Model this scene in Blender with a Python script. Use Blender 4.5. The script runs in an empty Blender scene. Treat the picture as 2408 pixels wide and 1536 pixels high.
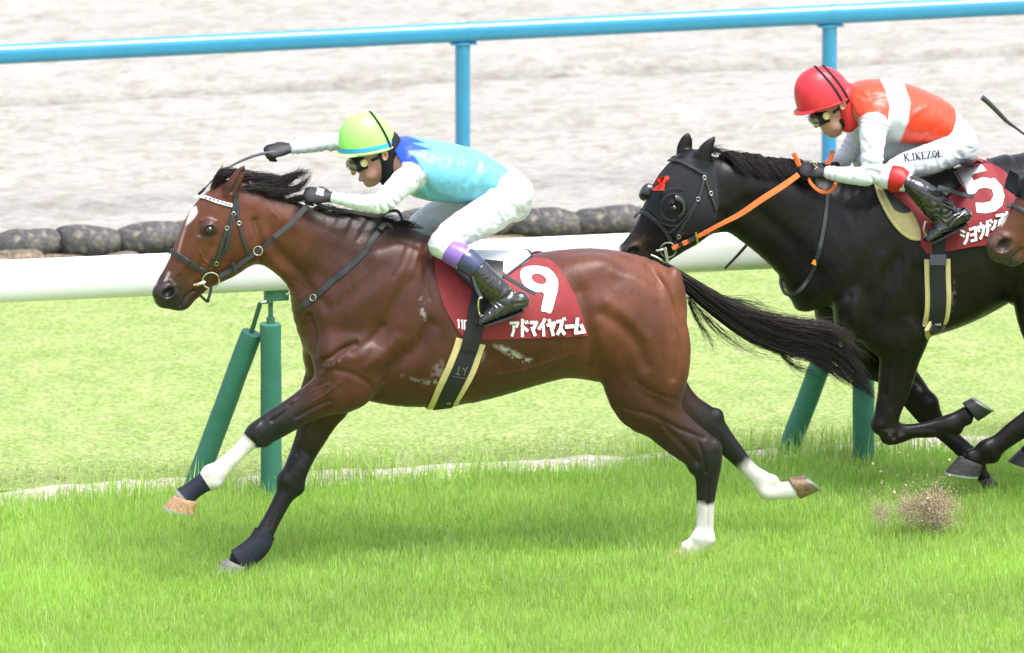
import bpy, math, random
import numpy as np
from mathutils import Vector, Matrix
from mathutils.bvhtree import BVHTree

random.seed(7)
RNG = np.random.default_rng(11)
SC = bpy.context.scene
COL = SC.collection
R = math.radians

# ------------------------------------------------------------------ camera
TH, PH, DIST, FPX = R(13), R(13), 72.0, 35038.0
FW = np.array([math.sin(TH) * math.cos(PH), math.cos(TH) * math.cos(PH), -math.sin(PH)])
RT = np.array([math.cos(TH), -math.sin(TH), 0.0])
UP = np.cross(RT, FW)
CAM = np.array([0, 0, 1.139]) - DIST * FW
cd = bpy.data.cameras.new('camera')
cam = bpy.data.objects.new('camera', cd)
COL.objects.link(cam)
cam.matrix_world = Matrix(((RT[0], UP[0], -FW[0], CAM[0]), (RT[1], UP[1], -FW[1], CAM[1]),
                           (RT[2], UP[2], -FW[2], CAM[2]), (0, 0, 0, 1)))
cd.sensor_width = 36.0
cd.lens = FPX / 2408.0 * 36.0
cd.clip_start = 1.0
cd.clip_end = 6000.0
cd.dof.use_dof = True
cd.dof.focus_distance = DIST
cd.dof.aperture_fstop = 3.4
SC.camera = cam

# ------------------------------------------------------------------ overcast sky and soft sun
SUN_EL, SUN_AZ = R(68), R(146)      # azimuth measured from +Y towards +X
world = bpy.data.worlds.new('World')
SC.world = world
world.use_nodes = True
wn, wl = world.node_tree.nodes, world.node_tree.links
wn.clear()
wo = wn.new('ShaderNodeOutputWorld'); bg = wn.new('ShaderNodeBackground')
sky = wn.new('ShaderNodeTexSky'); hs = wn.new('ShaderNodeHueSaturation')
sky.sky_type = 'NISHITA'
sky.sun_disc = False
sky.sun_elevation = SUN_EL
sky.sun_rotation = SUN_AZ
sky.air_density, sky.dust_density, sky.ozone_density = 1.0, 4.0, 1.0
hs.inputs['Saturation'].default_value = 0.6      # a veil of cloud takes most of the blue away
bg.inputs['Strength'].default_value = 0.14
wl.new(sky.outputs[0], hs.inputs['Color']); wl.new(hs.outputs[0], bg.inputs['Color'])
wl.new(bg.outputs[0], wo.inputs['Surface'])
sd = bpy.data.lights.new('sun', 'SUN')
sd.energy, sd.angle, sd.color = 1.45, R(27), (1.0, 0.98, 0.955)
sun = bpy.data.objects.new('sun', sd)
COL.objects.link(sun)
sdir = Vector((math.sin(SUN_AZ) * math.cos(SUN_EL), math.cos(SUN_AZ) * math.cos(SUN_EL), math.sin(SUN_EL)))
sun.rotation_euler = sdir.to_track_quat('Z', 'Y').to_euler()
SC.view_settings.view_transform = 'Standard'
SC.view_settings.look = 'None'
SC.view_settings.exposure = 1.42
SC.view_settings.gamma = 1.0
SC.view_settings.use_curve_mapping = False
SC.cycles.max_bounces = 6
SC.cycles.diffuse_bounces = 3
SC.cycles.glossy_bounces = 3
SC.cycles.transmission_bounces = 4
SC.cycles.use_adaptive_sampling = True
SC.cycles.use_denoising = True


# ------------------------------------------------------------------ measuring helpers
def ray(x, y):
    return FW + RT * (x - 1204.0) / FPX - UP * (y - 768.0) / FPX


def U(x, y, Y=0.0):
    """world point of the plane Y = const that was measured at photo position (x, y)"""
    d = ray(x, y)
    return CAM + d * ((Y - CAM[1]) / d[1])


def proj(V):
    q = np.asarray(V) - CAM
    z = q @ FW
    return np.stack([1204 + FPX * (q @ RT) / z, 768 - FPX * (q @ UP) / z], -1)


def cr(P, n):
    """Catmull-Rom resampling of rows of P, n samples per span"""
    P = np.asarray(P, float)
    if len(P) < 3:
        t = np.linspace(0, 1, n + 1)[:, None]
        return P[0] * (1 - t) + P[-1] * t
    Q = np.vstack([2 * P[0] - P[1], P, 2 * P[-1] - P[-2]])
    out = []
    for i in range(len(P) - 1):
        a, b, c, d = Q[i:i + 4]
        for t in np.arange(n) / n:
            out.append(0.5 * (2 * b + (c - a) * t + (2 * a - 5 * b + 4 * c - d) * t * t + (3 * b - a - 3 * c + d) * t ** 3))
    out.append(P[-1])
    return np.array(out)


def hash3(ix, iy, iz, seed=0):
    h = (ix.astype(np.int64) * 374761393 + iy.astype(np.int64) * 668265263 + iz.astype(np.int64) * 2147483647 + seed * 974711) & 0xffffffff
    h = ((h ^ (h >> 13)) * 1274126177) & 0xffffffff
    return ((h ^ (h >> 16)) & 0xffff) / 65535.0


def vnoise(p, seed=0):
    i = np.floor(p); f = p - i; f = f * f * (3 - 2 * f)
    r = 0
    for dx in (0, 1):
        for dy in (0, 1):
            for dz in (0, 1):
                w = (f[:, 0] if dx else 1 - f[:, 0]) * (f[:, 1] if dy else 1 - f[:, 1]) * (f[:, 2] if dz else 1 - f[:, 2])
                r = r + w * hash3(i[:, 0] + dx, i[:, 1] + dy, i[:, 2] + dz, seed)
    return r * 2 - 1


def fbm(p, o=4, seed=0):
    r, a = 0, 1.0
    for k in range(o):
        r = r + a * vnoise(p * 2.0 ** k, seed + k); a *= 0.5
    return r


# ------------------------------------------------------------------ object helpers
def new_obj(name, me, mat=None, parent=None, label=None, cat=None, group=None, kind=None):
    o = bpy.data.objects.new(name, me)
    COL.objects.link(o)
    if mat is not None and me is not None and len(me.materials) == 0:
        me.materials.append(mat)
    if parent is not None:
        o.parent = parent
        o.matrix_parent_inverse = Matrix.Translation(-Vector(parent.location))
    if label: o['label'] = label
    if cat: o['category'] = cat
    if group: o['group'] = group
    if kind: o['kind'] = kind
    return o


def empty(name, loc, label, cat, group=None):
    o = bpy.data.objects.new(name, None)
    COL.objects.link(o)
    o.location = Vector([float(c) for c in loc]); o.empty_display_size = 0.1
    o['label'] = label; o['category'] = cat
    if group: o['group'] = group
    return o


def mesh_np(name, V, F, col=None, smooth=True, mats=None, midx=None):
    """mesh from a vertex array and face arrays (one array or a list, each n x 3 or n x 4)"""
    if not isinstance(F, list): F = [F]
    F = [np.asarray(f, np.int32) for f in F if len(f)]
    me = bpy.data.meshes.new(name)
    me.vertices.add(len(V)); me.vertices.foreach_set('co', np.asarray(V, np.float32).ravel())
    loops = np.concatenate([f.ravel() for f in F])
    tot = np.concatenate([np.full(len(f), f.shape[1], np.int32) for f in F])
    start = np.concatenate([[0], np.cumsum(tot)[:-1]]).astype(np.int32)
    me.loops.add(len(loops)); me.loops.foreach_set('vertex_index', loops)
    me.polygons.add(len(tot)); me.polygons.foreach_set('loop_start', start); me.polygons.foreach_set('loop_total', tot)
    if midx is not None: me.polygons.foreach_set('material_index', np.asarray(midx, np.int32))
    me.polygons.foreach_set('use_smooth', np.full(len(tot), bool(smooth)))
    me.update(calc_edges=True)
    if col is not None:
        a = me.color_attributes.new('Col', 'FLOAT_COLOR', 'POINT')
        c = np.ones((len(V), 4), np.float32); c[:, :3] = col
        a.data.foreach_set('color', c.ravel())
    for m in mats or []: me.materials.append(m)
    return me


class MB:
    """collects rings, boxes and ribbons; build() links them as one mesh object"""
    def __init__(s): s.v = []; s.q = []; s.t = []; s.n = 0
    def add(s, V, quads=(), tris=()):
        V = np.asarray(V, float)
        if len(quads): s.q.append(np.asarray(quads, int) + s.n)
        if len(tris): s.t.append(np.asarray(tris, int) + s.n)
        s.v.append(V); s.n += len(V)
    def rings(s, RG, cap=True, closed=False):
        RG = np.asarray(RG, float); m, k = RG.shape[:2]
        q = []
        for i in range(m if closed else m - 1):
            j = (i + 1) % m
            for a in range(k):
                b = (a + 1) % k
                q.append((i * k + a, i * k + b, j * k + b, j * k + a))
        V = RG.reshape(-1, 3); t = []
        if cap and not closed:
            V = np.vstack([V, RG[0].mean(0), RG[-1].mean(0)])
            c0, c1 = m * k, m * k + 1
            for a in range(k):
                b = (a + 1) % k
                t.append((c0, b, a)); t.append((c1, (m - 1) * k + a, (m - 1) * k + b))
        s.add(V, q, t)
    def tube(s, P, r, k=8, n=0, cap=True):
        """round tube along points P; r a number or one per point"""
        P = np.asarray(P, float); r = np.broadcast_to(np.asarray(r, float), (len(P),))
        if n:
            Q = cr(np.column_stack([P, r]), n); P, r = Q[:, :3], Q[:, 3]
        T = np.gradient(P, axis=0); T /= np.linalg.norm(T, axis=1)[:, None] + 1e-9
        N = np.cross(T[0], (0.31, 0.2, 0.93)); N /= np.linalg.norm(N)
        RG = []
        ang = np.arange(k) * 2 * np.pi / k
        for i in range(len(P)):
            N = N - T[i] * (N @ T[i]); N /= np.linalg.norm(N) + 1e-9
            B = np.cross(T[i], N)
            RG.append(P[i] + r[i] * (np.cos(ang)[:, None] * N + np.sin(ang)[:, None] * B))
        s.rings(RG, cap)
    def box(s, c, h, M=None, bev=0.0):
        c = np.asarray(c, float); h = np.asarray(h, float)
        if bev <= 0: bev = min(h) * 0.08
        RG = []
        for z, e in ((-1, 1), (-1, 0), (1, 0), (1, 1)):
            hx, hy = h[0], h[1]
            zz = z * h[2] if e else z * (h[2] - bev)
            bx = bev if e else 0
            x, y = hx - bx, hy - bx
            b = bev * 0.7
            RG.append([(x - b, -y, zz), (x, -y + b, zz), (x, y - b, zz), (x - b, y, zz), (-x + b, y, zz), (-x, y - b, zz), (-x, -y + b, zz), (-x + b, -y, zz)])
        RG = np.array(RG)
        if M is not None: RG = RG @ np.asarray(M).T
        s.rings(RG + c)
    def strap(s, P, N, w, t, n=4, lift=0.0, cap=True):
        """flat strap: path P, outward normals N, width w (number or per point), thickness t"""
        P = np.asarray(P, float); N = np.asarray(N, float)
        w = np.broadcast_to(np.asarray(w, float), (len(P),))
        if n and len(P) > 2:
            Q = cr(np.column_stack([P, N, w]), n); P, N, w = Q[:, :3], Q[:, 3:6], Q[:, 6]
        T = np.gradient(P, axis=0); T /= np.linalg.norm(T, axis=1)[:, None] + 1e-9
        N = N - T * (N * T).sum(1)[:, None]; N /= np.linalg.norm(N, axis=1)[:, None] + 1e-9
        B = np.cross(T, N)
        W = (w / 2)[:, None]
        lo, hi, e = lift - t * .5, lift + t, t * .35
        RG = np.stack([P + B * W + N * lo, P + B * W + N * (hi - e), P + B * (W - e) + N * hi,
                       P - B * (W - e) + N * hi, P - B * W + N * (hi - e), P - B * W + N * lo], 1)
        s.rings(RG, cap)
    def mesh(s, name, smooth=True):
        F = []
        if s.q: F.append(np.vstack(s.q))
        if s.t: F.append(np.vstack(s.t))
        return mesh_np(name, np.vstack(s.v), F, smooth=smooth)
    def build(s, name, mat, parent=None, smooth=True, auto=35, **kw):
        me = s.mesh(name, smooth)
        if smooth and auto: me.set_sharp_from_angle(angle=R(auto))
        return new_obj(name, me, mat, parent, **kw)


# ------------------------------------------------------------------ materials
def mat(name, col, rough=0.6, spec=0.5, var=0.12, vscale=30.0, bump=0.0, bscale=200.0, attr=False, metal=0.0,
        sheen=0.0, coat=0.0, stretch=(1, 1, 1), coat_rough=0.1, transl=0.0, bdetail=4.0, rvar=0.0):
    m = bpy.data.materials.new(name); m.use_nodes = True
    nt = m.node_tree; n, l = nt.nodes, nt.links
    b = n['Principled BSDF']
    tc = n.new('ShaderNodeTexCoord'); mp = n.new('ShaderNodeMapping')
    mp.inputs['Scale'].default_value = stretch
    l.new(tc.outputs['Object'], mp.inputs['Vector'])
    nz = n.new('ShaderNodeTexNoise'); nz.inputs['Scale'].default_value = vscale; nz.inputs['Detail'].default_value = 5.0
    l.new(mp.outputs[0], nz.inputs['Vector'])
    rm = n.new('ShaderNodeMapRange')
    rm.inputs['From Min'].default_value = 0.25; rm.inputs['From Max'].default_value = 0.75
    rm.inputs['To Min'].default_value = 1 - var; rm.inputs['To Max'].default_value = 1 + var
    l.new(nz.outputs['Fac'], rm.inputs['Value'])
    mx = n.new('ShaderNodeVectorMath'); mx.operation = 'SCALE'
    l.new(rm.outputs[0], mx.inputs['Scale'])
    if attr:
        a = n.new('ShaderNodeVertexColor'); a.layer_name = 'Col'
        l.new(a.outputs['Color'], mx.inputs[0])
    else:
        mx.inputs[0].default_value = col
    l.new(mx.outputs[0], b.inputs['Base Color'])
    b.inputs['Roughness'].default_value = rough
    b.inputs['Specular IOR Level'].default_value = spec
    b.inputs['Metallic'].default_value = metal
    b.inputs['Sheen Weight'].default_value = sheen
    b.inputs['Coat Weight'].default_value = coat
    b.inputs['Coat Roughness'].default_value = coat_rough
    if rvar:
        r2 = n.new('ShaderNodeMapRange')
        r2.inputs['To Min'].default_value = rough - rvar; r2.inputs['To Max'].default_value = rough + rvar
        l.new(nz.outputs['Fac'], r2.inputs['Value']); l.new(r2.outputs[0], b.inputs['Roughness'])
    if bump:
        bz = n.new('ShaderNodeTexNoise'); bz.inputs['Scale'].default_value = bscale; bz.inputs['Detail'].default_value = bdetail
        l.new(mp.outputs[0], bz.inputs['Vector'])
        bp = n.new('ShaderNodeBump'); bp.inputs['Distance'].default_value = bump; bp.inputs['Strength'].default_value = 1.0
        l.new(bz.outputs['Fac'], bp.inputs['Height']); l.new(bp.outputs[0], b.inputs['Normal'])
    if transl:
        ts = n.new('ShaderNodeBsdfTranslucent'); ms = n.new('ShaderNodeMixShader')
        l.new(mx.outputs[0], ts.inputs['Color'])
        ms.inputs[0].default_value = transl
        out = n['Material Output']
        l.new(b.outputs[0], ms.inputs[1]); l.new(ts.outputs[0], ms.inputs[2]); l.new(ms.outputs[0], out.inputs['Surface'])
    return m

# ================================================================== setting: turf, sand strip, bank, dirt track
def grid(x0, x1, y0, y1, nx, ny, zf):
    X, Y = np.meshgrid(np.linspace(x0, x1, nx), np.linspace(y0, y1, ny))
    V = np.stack([X.ravel(), Y.ravel(), np.zeros(X.size)], 1)
    V[:, 2] = zf(V)
    i = np.arange(nx * ny).reshape(ny, nx)
    F = np.stack([i[:-1, :-1].ravel(), i[:-1, 1:].ravel(), i[1:, 1:].ravel(), i[1:, :-1].ravel()], 1)
    return V, F


def ground_mat(name, c1, c2, c3, s1, s2, rough=0.9, bump=0.01, bscale=60.0, stretch=(1, 1, 1), fine=0.3):
    m = bpy.data.materials.new(name); m.use_nodes = True
    nt = m.node_tree; n, l = nt.nodes, nt.links; b = n['Principled BSDF']
    tc = n.new('ShaderNodeTexCoord'); mp = n.new('ShaderNodeMapping'); mp.inputs['Scale'].default_value = stretch
    l.new(tc.outputs['Object'], mp.inputs['Vector'])
    a = n.new('ShaderNodeTexNoise'); a.inputs['Scale'].default_value = s1; a.inputs['Detail'].default_value = 6
    c = n.new('ShaderNodeTexNoise'); c.inputs['Scale'].default_value = s2; c.inputs['Detail'].default_value = 6
    f = n.new('ShaderNodeTexNoise'); f.inputs['Scale'].default_value = bscale; f.inputs['Detail'].default_value = 8
    for q in (a, c, f): l.new(mp.outputs[0], q.inputs['Vector'])
    r = n.new('ShaderNodeValToRGB'); e = r.color_ramp.elements
    e[0].position = 0.32; e[0].color = (*c1, 1); e[1].position = 0.68; e[1].color = (*c2, 1)
    l.new(a.outputs['Fac'], r.inputs['Fac'])
    mx = n.new('ShaderNodeMix'); mx.data_type = 'RGBA'
    r2 = n.new('ShaderNodeMapRange'); r2.inputs['From Min'].default_value = 0.5; r2.inputs['From Max'].default_value = 0.72
    l.new(c.outputs['Fac'], r2.inputs['Value']); l.new(r2.outputs[0], mx.inputs[0])
    l.new(r.outputs[0], mx.inputs[6]); mx.inputs[7].default_value = (*c3, 1)
    r3 = n.new('ShaderNodeMapRange'); r3.inputs['From Min'].default_value = 0.3; r3.inputs['From Max'].default_value = 0.7
    r3.inputs['To Min'].default_value = 1 - fine; r3.inputs['To Max'].default_value = 1 + fine
    l.new(f.outputs['Fac'], r3.inputs['Value'])
    sc = n.new('ShaderNodeVectorMath'); sc.operation = 'SCALE'
    l.new(mx.outputs[2], sc.inputs[0]); l.new(r3.outputs[0], sc.inputs['Scale'])
    l.new(sc.outputs[0], b.inputs['Base Color'])
    b.inputs['Roughness'].default_value = rough; b.inputs['Specular IOR Level'].default_value = 0.15
    bp = n.new('ShaderNodeBump'); bp.inputs['Distance'].default_value = bump
    l.new(f.outputs['Fac'], bp.inputs['Height']); l.new(bp.outputs[0], b.inputs['Normal'])
    return m


M_soil = ground_mat('turf_soil', (.27, .42, .075), (.34, .47, .10), (.37, .43, .14), 3, 9, bump=.02, bscale=120)
M_turf = ground_mat('mown_turf', (.190, .272, .076), (.252, .315, .112), (.300, .328, .155), 3.5, 13, bump=.012, bscale=42, fine=.34)
M_sand = ground_mat('pale_sand', (.52, .47, .40), (.60, .55, .48), (.42, .36, .28), 6, 22, bump=.02, bscale=70)
M_dirt = ground_mat('track_dirt', (.280, .267, .243), (.332, .318, .294), (.222, .205, .177), 2.5, 12, bump=.008, bscale=40, stretch=(.5, 1, 1), fine=.14)
M_bank = ground_mat('bank_earth', (.20, .155, .10), (.30, .235, .16), (.12, .105, .06), 5, 14, bump=.03, bscale=60)

V, F = grid(-300, 300, -80, 6.02, 40, 30, lambda v: np.full(len(v), -0.03))
new_obj('ground', mesh_np('ground', V, F), M_soil, kind='structure')
V, F = grid(-5, 7.5, 1.86, 6.15, 260, 120, lambda v: 0.012 * fbm(v * 2.0, 3, 5) + 0.006 * fbm(v * 9, 2, 8) + .003 * fbm(v * 24, 1, 9) + .02 * np.exp(-((v[:, 1] - 4.1) / .35) ** 2))
new_obj('mown_turf', mesh_np('mown_turf', V, F), M_turf, kind='structure')
V, F = grid(-5, 7.5, 1.60, 2.06, 400, 24, lambda v: 0.010 + .010 * fbm(v * 5, 4, 3) - .45 * np.clip(abs(v[:, 1] - 1.82 - .03 * np.sin(v[:, 0] * 3.1) - .05 * fbm(v * 2.3, 3, 9)) - .028, 0, 1))
new_obj('sand_strip', mesh_np('sand_strip', V, F), M_sand, kind='structure')


def bank_z(v):
    t = np.clip((v[:, 1] - 5.95) / .4, 0, 1)
    return .13 * t * t * (3 - 2 * t) + .025 * fbm(v * 6, 3, 4) - .02 - .1 * np.clip((v[:, 1] - 6.5) / .2, 0, 1)
V, F = grid(-5, 8, 5.9, 6.9, 300, 40, bank_z)
new_obj('earth_bank', mesh_np('earth_bank', V, F), M_bank, kind='structure')


def dirt_z(v):
    q = v * np.array([.55, 1, 1])
    z = .185 + .006 * fbm(q * 2.1, 2, 21) + .006 * fbm(v * np.array([7, 13, 1]), 2, 31) + .004 * fbm(v * np.array([22, 30, 1]), 1, 33) + .005 * fbm(v * np.array([.8, 20, 1]), 1, 41)
    y = v[:, 1] + .02 * fbm(v * .7, 2, 3)
    for yc, dep, wd in ((8.72, .04, .03), (9.96, .085, .045), (10.06, -.030, .05), (9.12, .05, .035), (9.35, .014, .03), (8.4, .04, .03), (11.6, .03, .06), (10.7, .016, .03), (12.4, .03, .08), (7.9, .018, .03), (7.35, .016, .03), (8.05, -.012, .04), (9.6, .012, .02)):
        z -= 1.3 * dep * np.exp(-((y - yc) / wd) ** 2)
    return z
V, F = grid(-4, 9, 6.5, 15.5, 640, 560, dirt_z)
hp = np.random.default_rng(5)
for _ in range(150):                                   # hoof prints, each with a pushed-up rim
    cx, cy = hp.uniform(-4, 10), hp.uniform(6.8, 14.5)
    d = np.hypot((V[:, 0] - cx) / 1.9, V[:, 1] - cy) / hp.uniform(.05, .10)
    V[:, 2] += -.034 * np.exp(-d ** 2) + .017 * np.exp(-((d - 1.5) / .5) ** 2)
new_obj('dirt_track', mesh_np('dirt_track', V, F), M_dirt, kind='structure')
V, F = grid(-300, 300, 15.45, 900, 30, 30, lambda v: np.full(len(v), .15))
new_obj('dirt_track', mesh_np('dirt_far', V, F), M_dirt, kind='structure')


def blades(name, n, box, h0, h1, w, cols, seed, mask=None, lean=.5, z0=0.0, transl=.25, patch=None):
    g = np.random.default_rng(seed)
    P = np.stack([g.uniform(box[0], box[1], n), g.uniform(box[2], box[3], n), np.zeros(n)], 1)
    pn = fbm(P * 3.0, 3, seed) * .5 + .5
    if mask is not None:
        keep = g.random(n) < mask(P); P = P[keep]; pn = pn[keep]; n = len(P)
    P[:, 2] = z0 if not callable(z0) else z0(P)
    H = (h0 + (h1 - h0) * g.random(n) ** 1.3) * (.75 + .5 * pn)
    az = g.uniform(0, 2 * np.pi, n); ln = H * lean * g.random(n) ** .8
    L = np.stack([np.cos(az) * ln, np.sin(az) * ln, np.zeros(n)], 1)
    fa = g.uniform(0, np.pi, n)
    S = np.stack([np.cos(fa), np.sin(fa), np.zeros(n)], 1) * (w * g.uniform(.6, 1.3, n))[:, None] / 2
    Z = np.zeros((n, 3)); Z[:, 2] = H
    v = np.stack([P - S, P + S, P - S * .8 + L * .3 + Z * .55, P + S * .8 + L * .3 + Z * .55, P + L + Z * .97], 1).reshape(-1, 3)
    b = np.arange(n)[:, None] * 5
    q = b + np.array([[0, 1, 3, 2]]); t = b + np.array([[2, 3, 4]])
    ci = np.clip((g.random(n) * .6 + pn * .4) * len(cols), 0, len(cols) - 1.001)
    cols = np.array(cols); k = ci.astype(int)
    c = cols[k] * (.8 + .4 * g.random((n, 1))) * (1 + .11 * fbm(P * 1.3, 3, seed + 50)[:, None])
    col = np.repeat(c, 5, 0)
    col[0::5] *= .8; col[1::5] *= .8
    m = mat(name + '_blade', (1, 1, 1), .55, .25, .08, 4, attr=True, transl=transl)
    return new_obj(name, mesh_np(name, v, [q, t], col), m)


LONG = [(.30, .51, .075), (.375, .60, .105), (.43, .64, .135), (.335, .545, .09), (.46, .64, .18), (.40, .61, .12), (.355, .575, .10), (.53, .64, .26), (.42, .62, .13), (.61, .63, .33)]
o = blades('long_grass', 280000, (-3.4, 4.4, -2.7, 1.8), .030, .080, .0034, LONG, 3,
           mask=lambda p: np.clip((1.86 + .13 * fbm(p * 1.9, 3, 77) - p[:, 1]) / .22, 0, 1), lean=.5, z0=-.015, transl=.45)
o['kind'] = 'stuff'; o['label'] = 'long bright green turf the horses gallop over'; o['category'] = 'grass'
o = blades('weed_tufts', 6500, (-3.2, 4.6, 1.45, 1.95), .10, .20, .005, LONG, 8,
           mask=lambda p: np.clip(fbm(p * 2.2, 2, 15) * 1.6 + .35, 0, 1), lean=.5, z0=-.02, transl=.35)
o['kind'] = 'stuff'; o['label'] = 'taller thin grass stems along the sandy strip under the rail'; o['category'] = 'grass'
SHORT = [(.33, .45, .11), (.37, .48, .13), (.40, .50, .17), (.42, .49, .20), (.35, .47, .12)]
o = blades('short_grass', 20000, (-3.2, 6.0, 1.84, 2.5), .008, .016, .006, SHORT, 5, lean=3.2, z0=.006, transl=.5,
           mask=lambda p: np.clip((p[:, 1] - 1.86 - .07 * fbm(p * 2.6, 3, 78)) / .1, 0, 1) * np.clip((2.5 - p[:, 1]) / .5, 0, 1))
o['kind'] = 'stuff'; o['label'] = 'short pale mown grass between the white rail and the bank'; o['category'] = 'grass'

# ------------------------------------------------------------------ white running rail
M_white = mat('white_rail_paint', (.78, .79, .81), .28, .5, .05, 3, bump=.0006, bscale=40, coat=.2)
M_green = mat('green_pad_vinyl', (.036, .175, .125), .5, .5, .12, 7, bump=.003, bscale=14, rvar=.08)
M_greenp = mat('green_steel_paint', (.05, .16, .10), .45, .5, .2, 18, bump=.001, bscale=60)
M_steel = mat('worn_steel', (.42, .42, .41), .38, .5, .2, 60, metal=.9)

RY = 1.55
rail = empty('running_rail', U(638, 1158, RY), 'white running rail on green padded posts beside the turf course', 'rail')
prof = []
for k in range(40):
    a = 2 * math.pi * k / 40
    prof.append((.062 * math.copysign(abs(math.cos(a)) ** .75, math.cos(a)), .105 * math.copysign(abs(math.sin(a)) ** .8, math.sin(a))))
prof = np.array(prof)
mb = MB()
pL, pR = U(0, 662, RY), U(1795, 584, RY)
sl = (pR[2] - pL[2]) / (pR[0] - pL[0])
xs = np.linspace(-6, 9, 24)
mb.rings([np.stack([np.full(40, x), RY + prof[:, 0], pL[2] + sl * (x - pL[0]) + prof[:, 1]], 1) for x in xs])
mb.build('rail_beam', M_white, rail)


def padded(name, a, b, r, parent, mt, seed, lean=False):
    """foam-padded post: wrinkled vinyl sleeve with pinched ends"""
    a, b = np.array(a, float), np.array(b, float)
    ts = np.concatenate([[0, .004, .012], np.linspace(.03, .97, 26), [.985, .996, 1]])
    rr = np.concatenate([[.86, .96, 1], np.ones(26), [1, .96, .80]]) * r
    P = a + (b - a) * ts[:, None]
    m = MB(); m.tube(P, rr, 28)
    V = m.v[0]
    d = (b - a) / np.linalg.norm(b - a)
    ctr = a + np.outer((V - a) @ d, d); nn = V - ctr; nn /= np.linalg.norm(nn, axis=1)[:, None] + 1e-9
    V += nn * (.0022 * fbm(V * np.array([9, 9, 7]) + seed, 3, seed))[:, None]
    return m.build(name, mt, parent, auto=50)


for i, px in enumerate((638, 2030, 3424, -756)):
    foot = U(px, 1158 - (px - 638) * .0555, RY)
    foot[2] = -.03
    x = foot[0]
    zr = pL[2] + sl * (x - pL[0])
    ztop = zr - .27
    post = padded('post_pad', (x, RY, -.03), (x, RY, ztop), .053, rail, M_green, 3 + i)
    m = MB(); m.tube([(x, RY, ztop - .05), (x, RY, zr - .09)], .0125, 12)
    m.tube([(x, RY, ztop - .002), (x, RY, ztop + .03)], .021, 14)
    m.build('rod', M_greenp, post)
    m = MB(); m.box((x - .012, RY, zr - .125), (.018, .022, .042)); m.box((x + .045, RY + .005, zr - .125), (.042, .03, .03))
    m.build('bracket', M_greenp, post)
    m = MB(); m.tube([(x + .07, RY - .04, zr - .12), (x + .10, RY - .045, zr - .11), (x + .125, RY - .045, zr - .095)], .006, 8); m.build('clamp_bolt', M_steel, post)
    m = MB(); m.tube([(x + .10, RY - .045, zr - .105), (x + .107, RY - .045, zr - .145)], .0055, 8); m.build('clamp_handle', M_steel, post)
    m = MB(); m.tube([(x - .055, RY - .03, zr - .155), (x - .03, RY - .03, zr - .155)], .011, 10); m.build('bolt', M_steel, post)
    fb = U(px - 183, 1142 - (px - 638) * .0555, RY + .24); fb[2] = -.03
    tb = U(px - 45, 781 - (px - 638) * .0515, RY + .07)
    br = padded('brace_pad', fb, tb, .053, rail, M_green, 13 + i)
    m = MB(); m.strap([tb - (tb - fb) * .06, U(px - 26, 712 - (px - 638) * .051, RY + .0)], [(0, -1, .3)] * 2, .022, .008, n=0)
    m.build('stay', M_greenp, br)

# ------------------------------------------------------------------ blue outer rail of the dirt track
M_blue = mat('blue_rail_paint', (.026, .25, .45), .26, .5, .08, 8, bump=.0003, bscale=50, coat=1.0, coat_rough=.22)
BY = 7.0
brail = empty('track_rail', (1.4, BY, .2), 'sky blue tubular rail of the dirt track behind the jockeys', 'rail')
bl, br_ = U(0, 128, BY), U(2408, 12, BY)
bs = (br_[2] - bl[2]) / (br_[0] - bl[0])
zb = lambda x: bl[2] + bs * (x - bl[0])
edges = [-6.0, -2.55, U(1112, 70, BY)[0], U(1968, 40, BY)[0], 5.45, 7.6, 9.5]
for i in range(len(edges) - 1):
    m = MB()
    x0, x1 = edges[i] + .006, edges[i + 1] - .002
    m.rings([np.stack([np.full(24, x), BY + (.047 - e) * np.sign(np.cos(aa)) * abs(np.cos(aa)) ** .7, zb(x) + (.052 - e) * np.sign(np.sin(aa)) * abs(np.sin(aa)) ** .75], 1)
             for aa in [np.arange(24) * 2 * np.pi / 24 + .13] for x, e in ((x0, .004), (x0 + .004, 0), (x1 - .004, 0), (x1, .004))])
    m.build('rail_beam', M_blue, brail)
for i, x in enumerate((U(-870, 200, BY)[0], U(1088, 200, BY)[0], U(1950, 200, BY)[0], 5.35, 7.3)):
    m = MB(); m.tube([(x, BY, .12), (x, BY, zb(x) - .05)], .041, 24)
    p = m.build('post', M_blue, brail)
    m = MB(); m.strap([(x - .07, BY, zb(x) - .057), (x, BY, zb(x) - .057), (x + .07, BY, zb(x) - .057)], [(0, 0, -1)] * 3, .09, .006, n=0)
    m.build('saddle_plate', M_blue, p)
for i, ed in enumerate(edges[1:-1]):
    m = MB(); m.rings([np.stack([np.full(24, x), BY + .050 * np.sign(np.cos(aa)) * abs(np.cos(aa)) ** .7, zb(x) + .0555 * np.sign(np.sin(aa)) * abs(np.sin(aa)) ** .75], 1)
                      for aa in [np.arange(24) * 2 * np.pi / 24 + .13] for x in (ed - .028, ed + .012)])
    m.build('joint_sleeve', M_blue, brail)

# ------------------------------------------------------------------ row of dark sandbags along the dirt
M_bag = ground_mat('dark_sack', (.050, .050, .052), (.10, .097, .096), (.20, .175, .145), 7, 22, rough=.75, bump=.006, bscale=40, fine=.3)
M_bag2 = ground_mat('earthy_sack', (.10, .085, .065), (.19, .155, .115), (.27, .215, .15), 8, 20, rough=.85, bump=.012, bscale=45, fine=.4)


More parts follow.
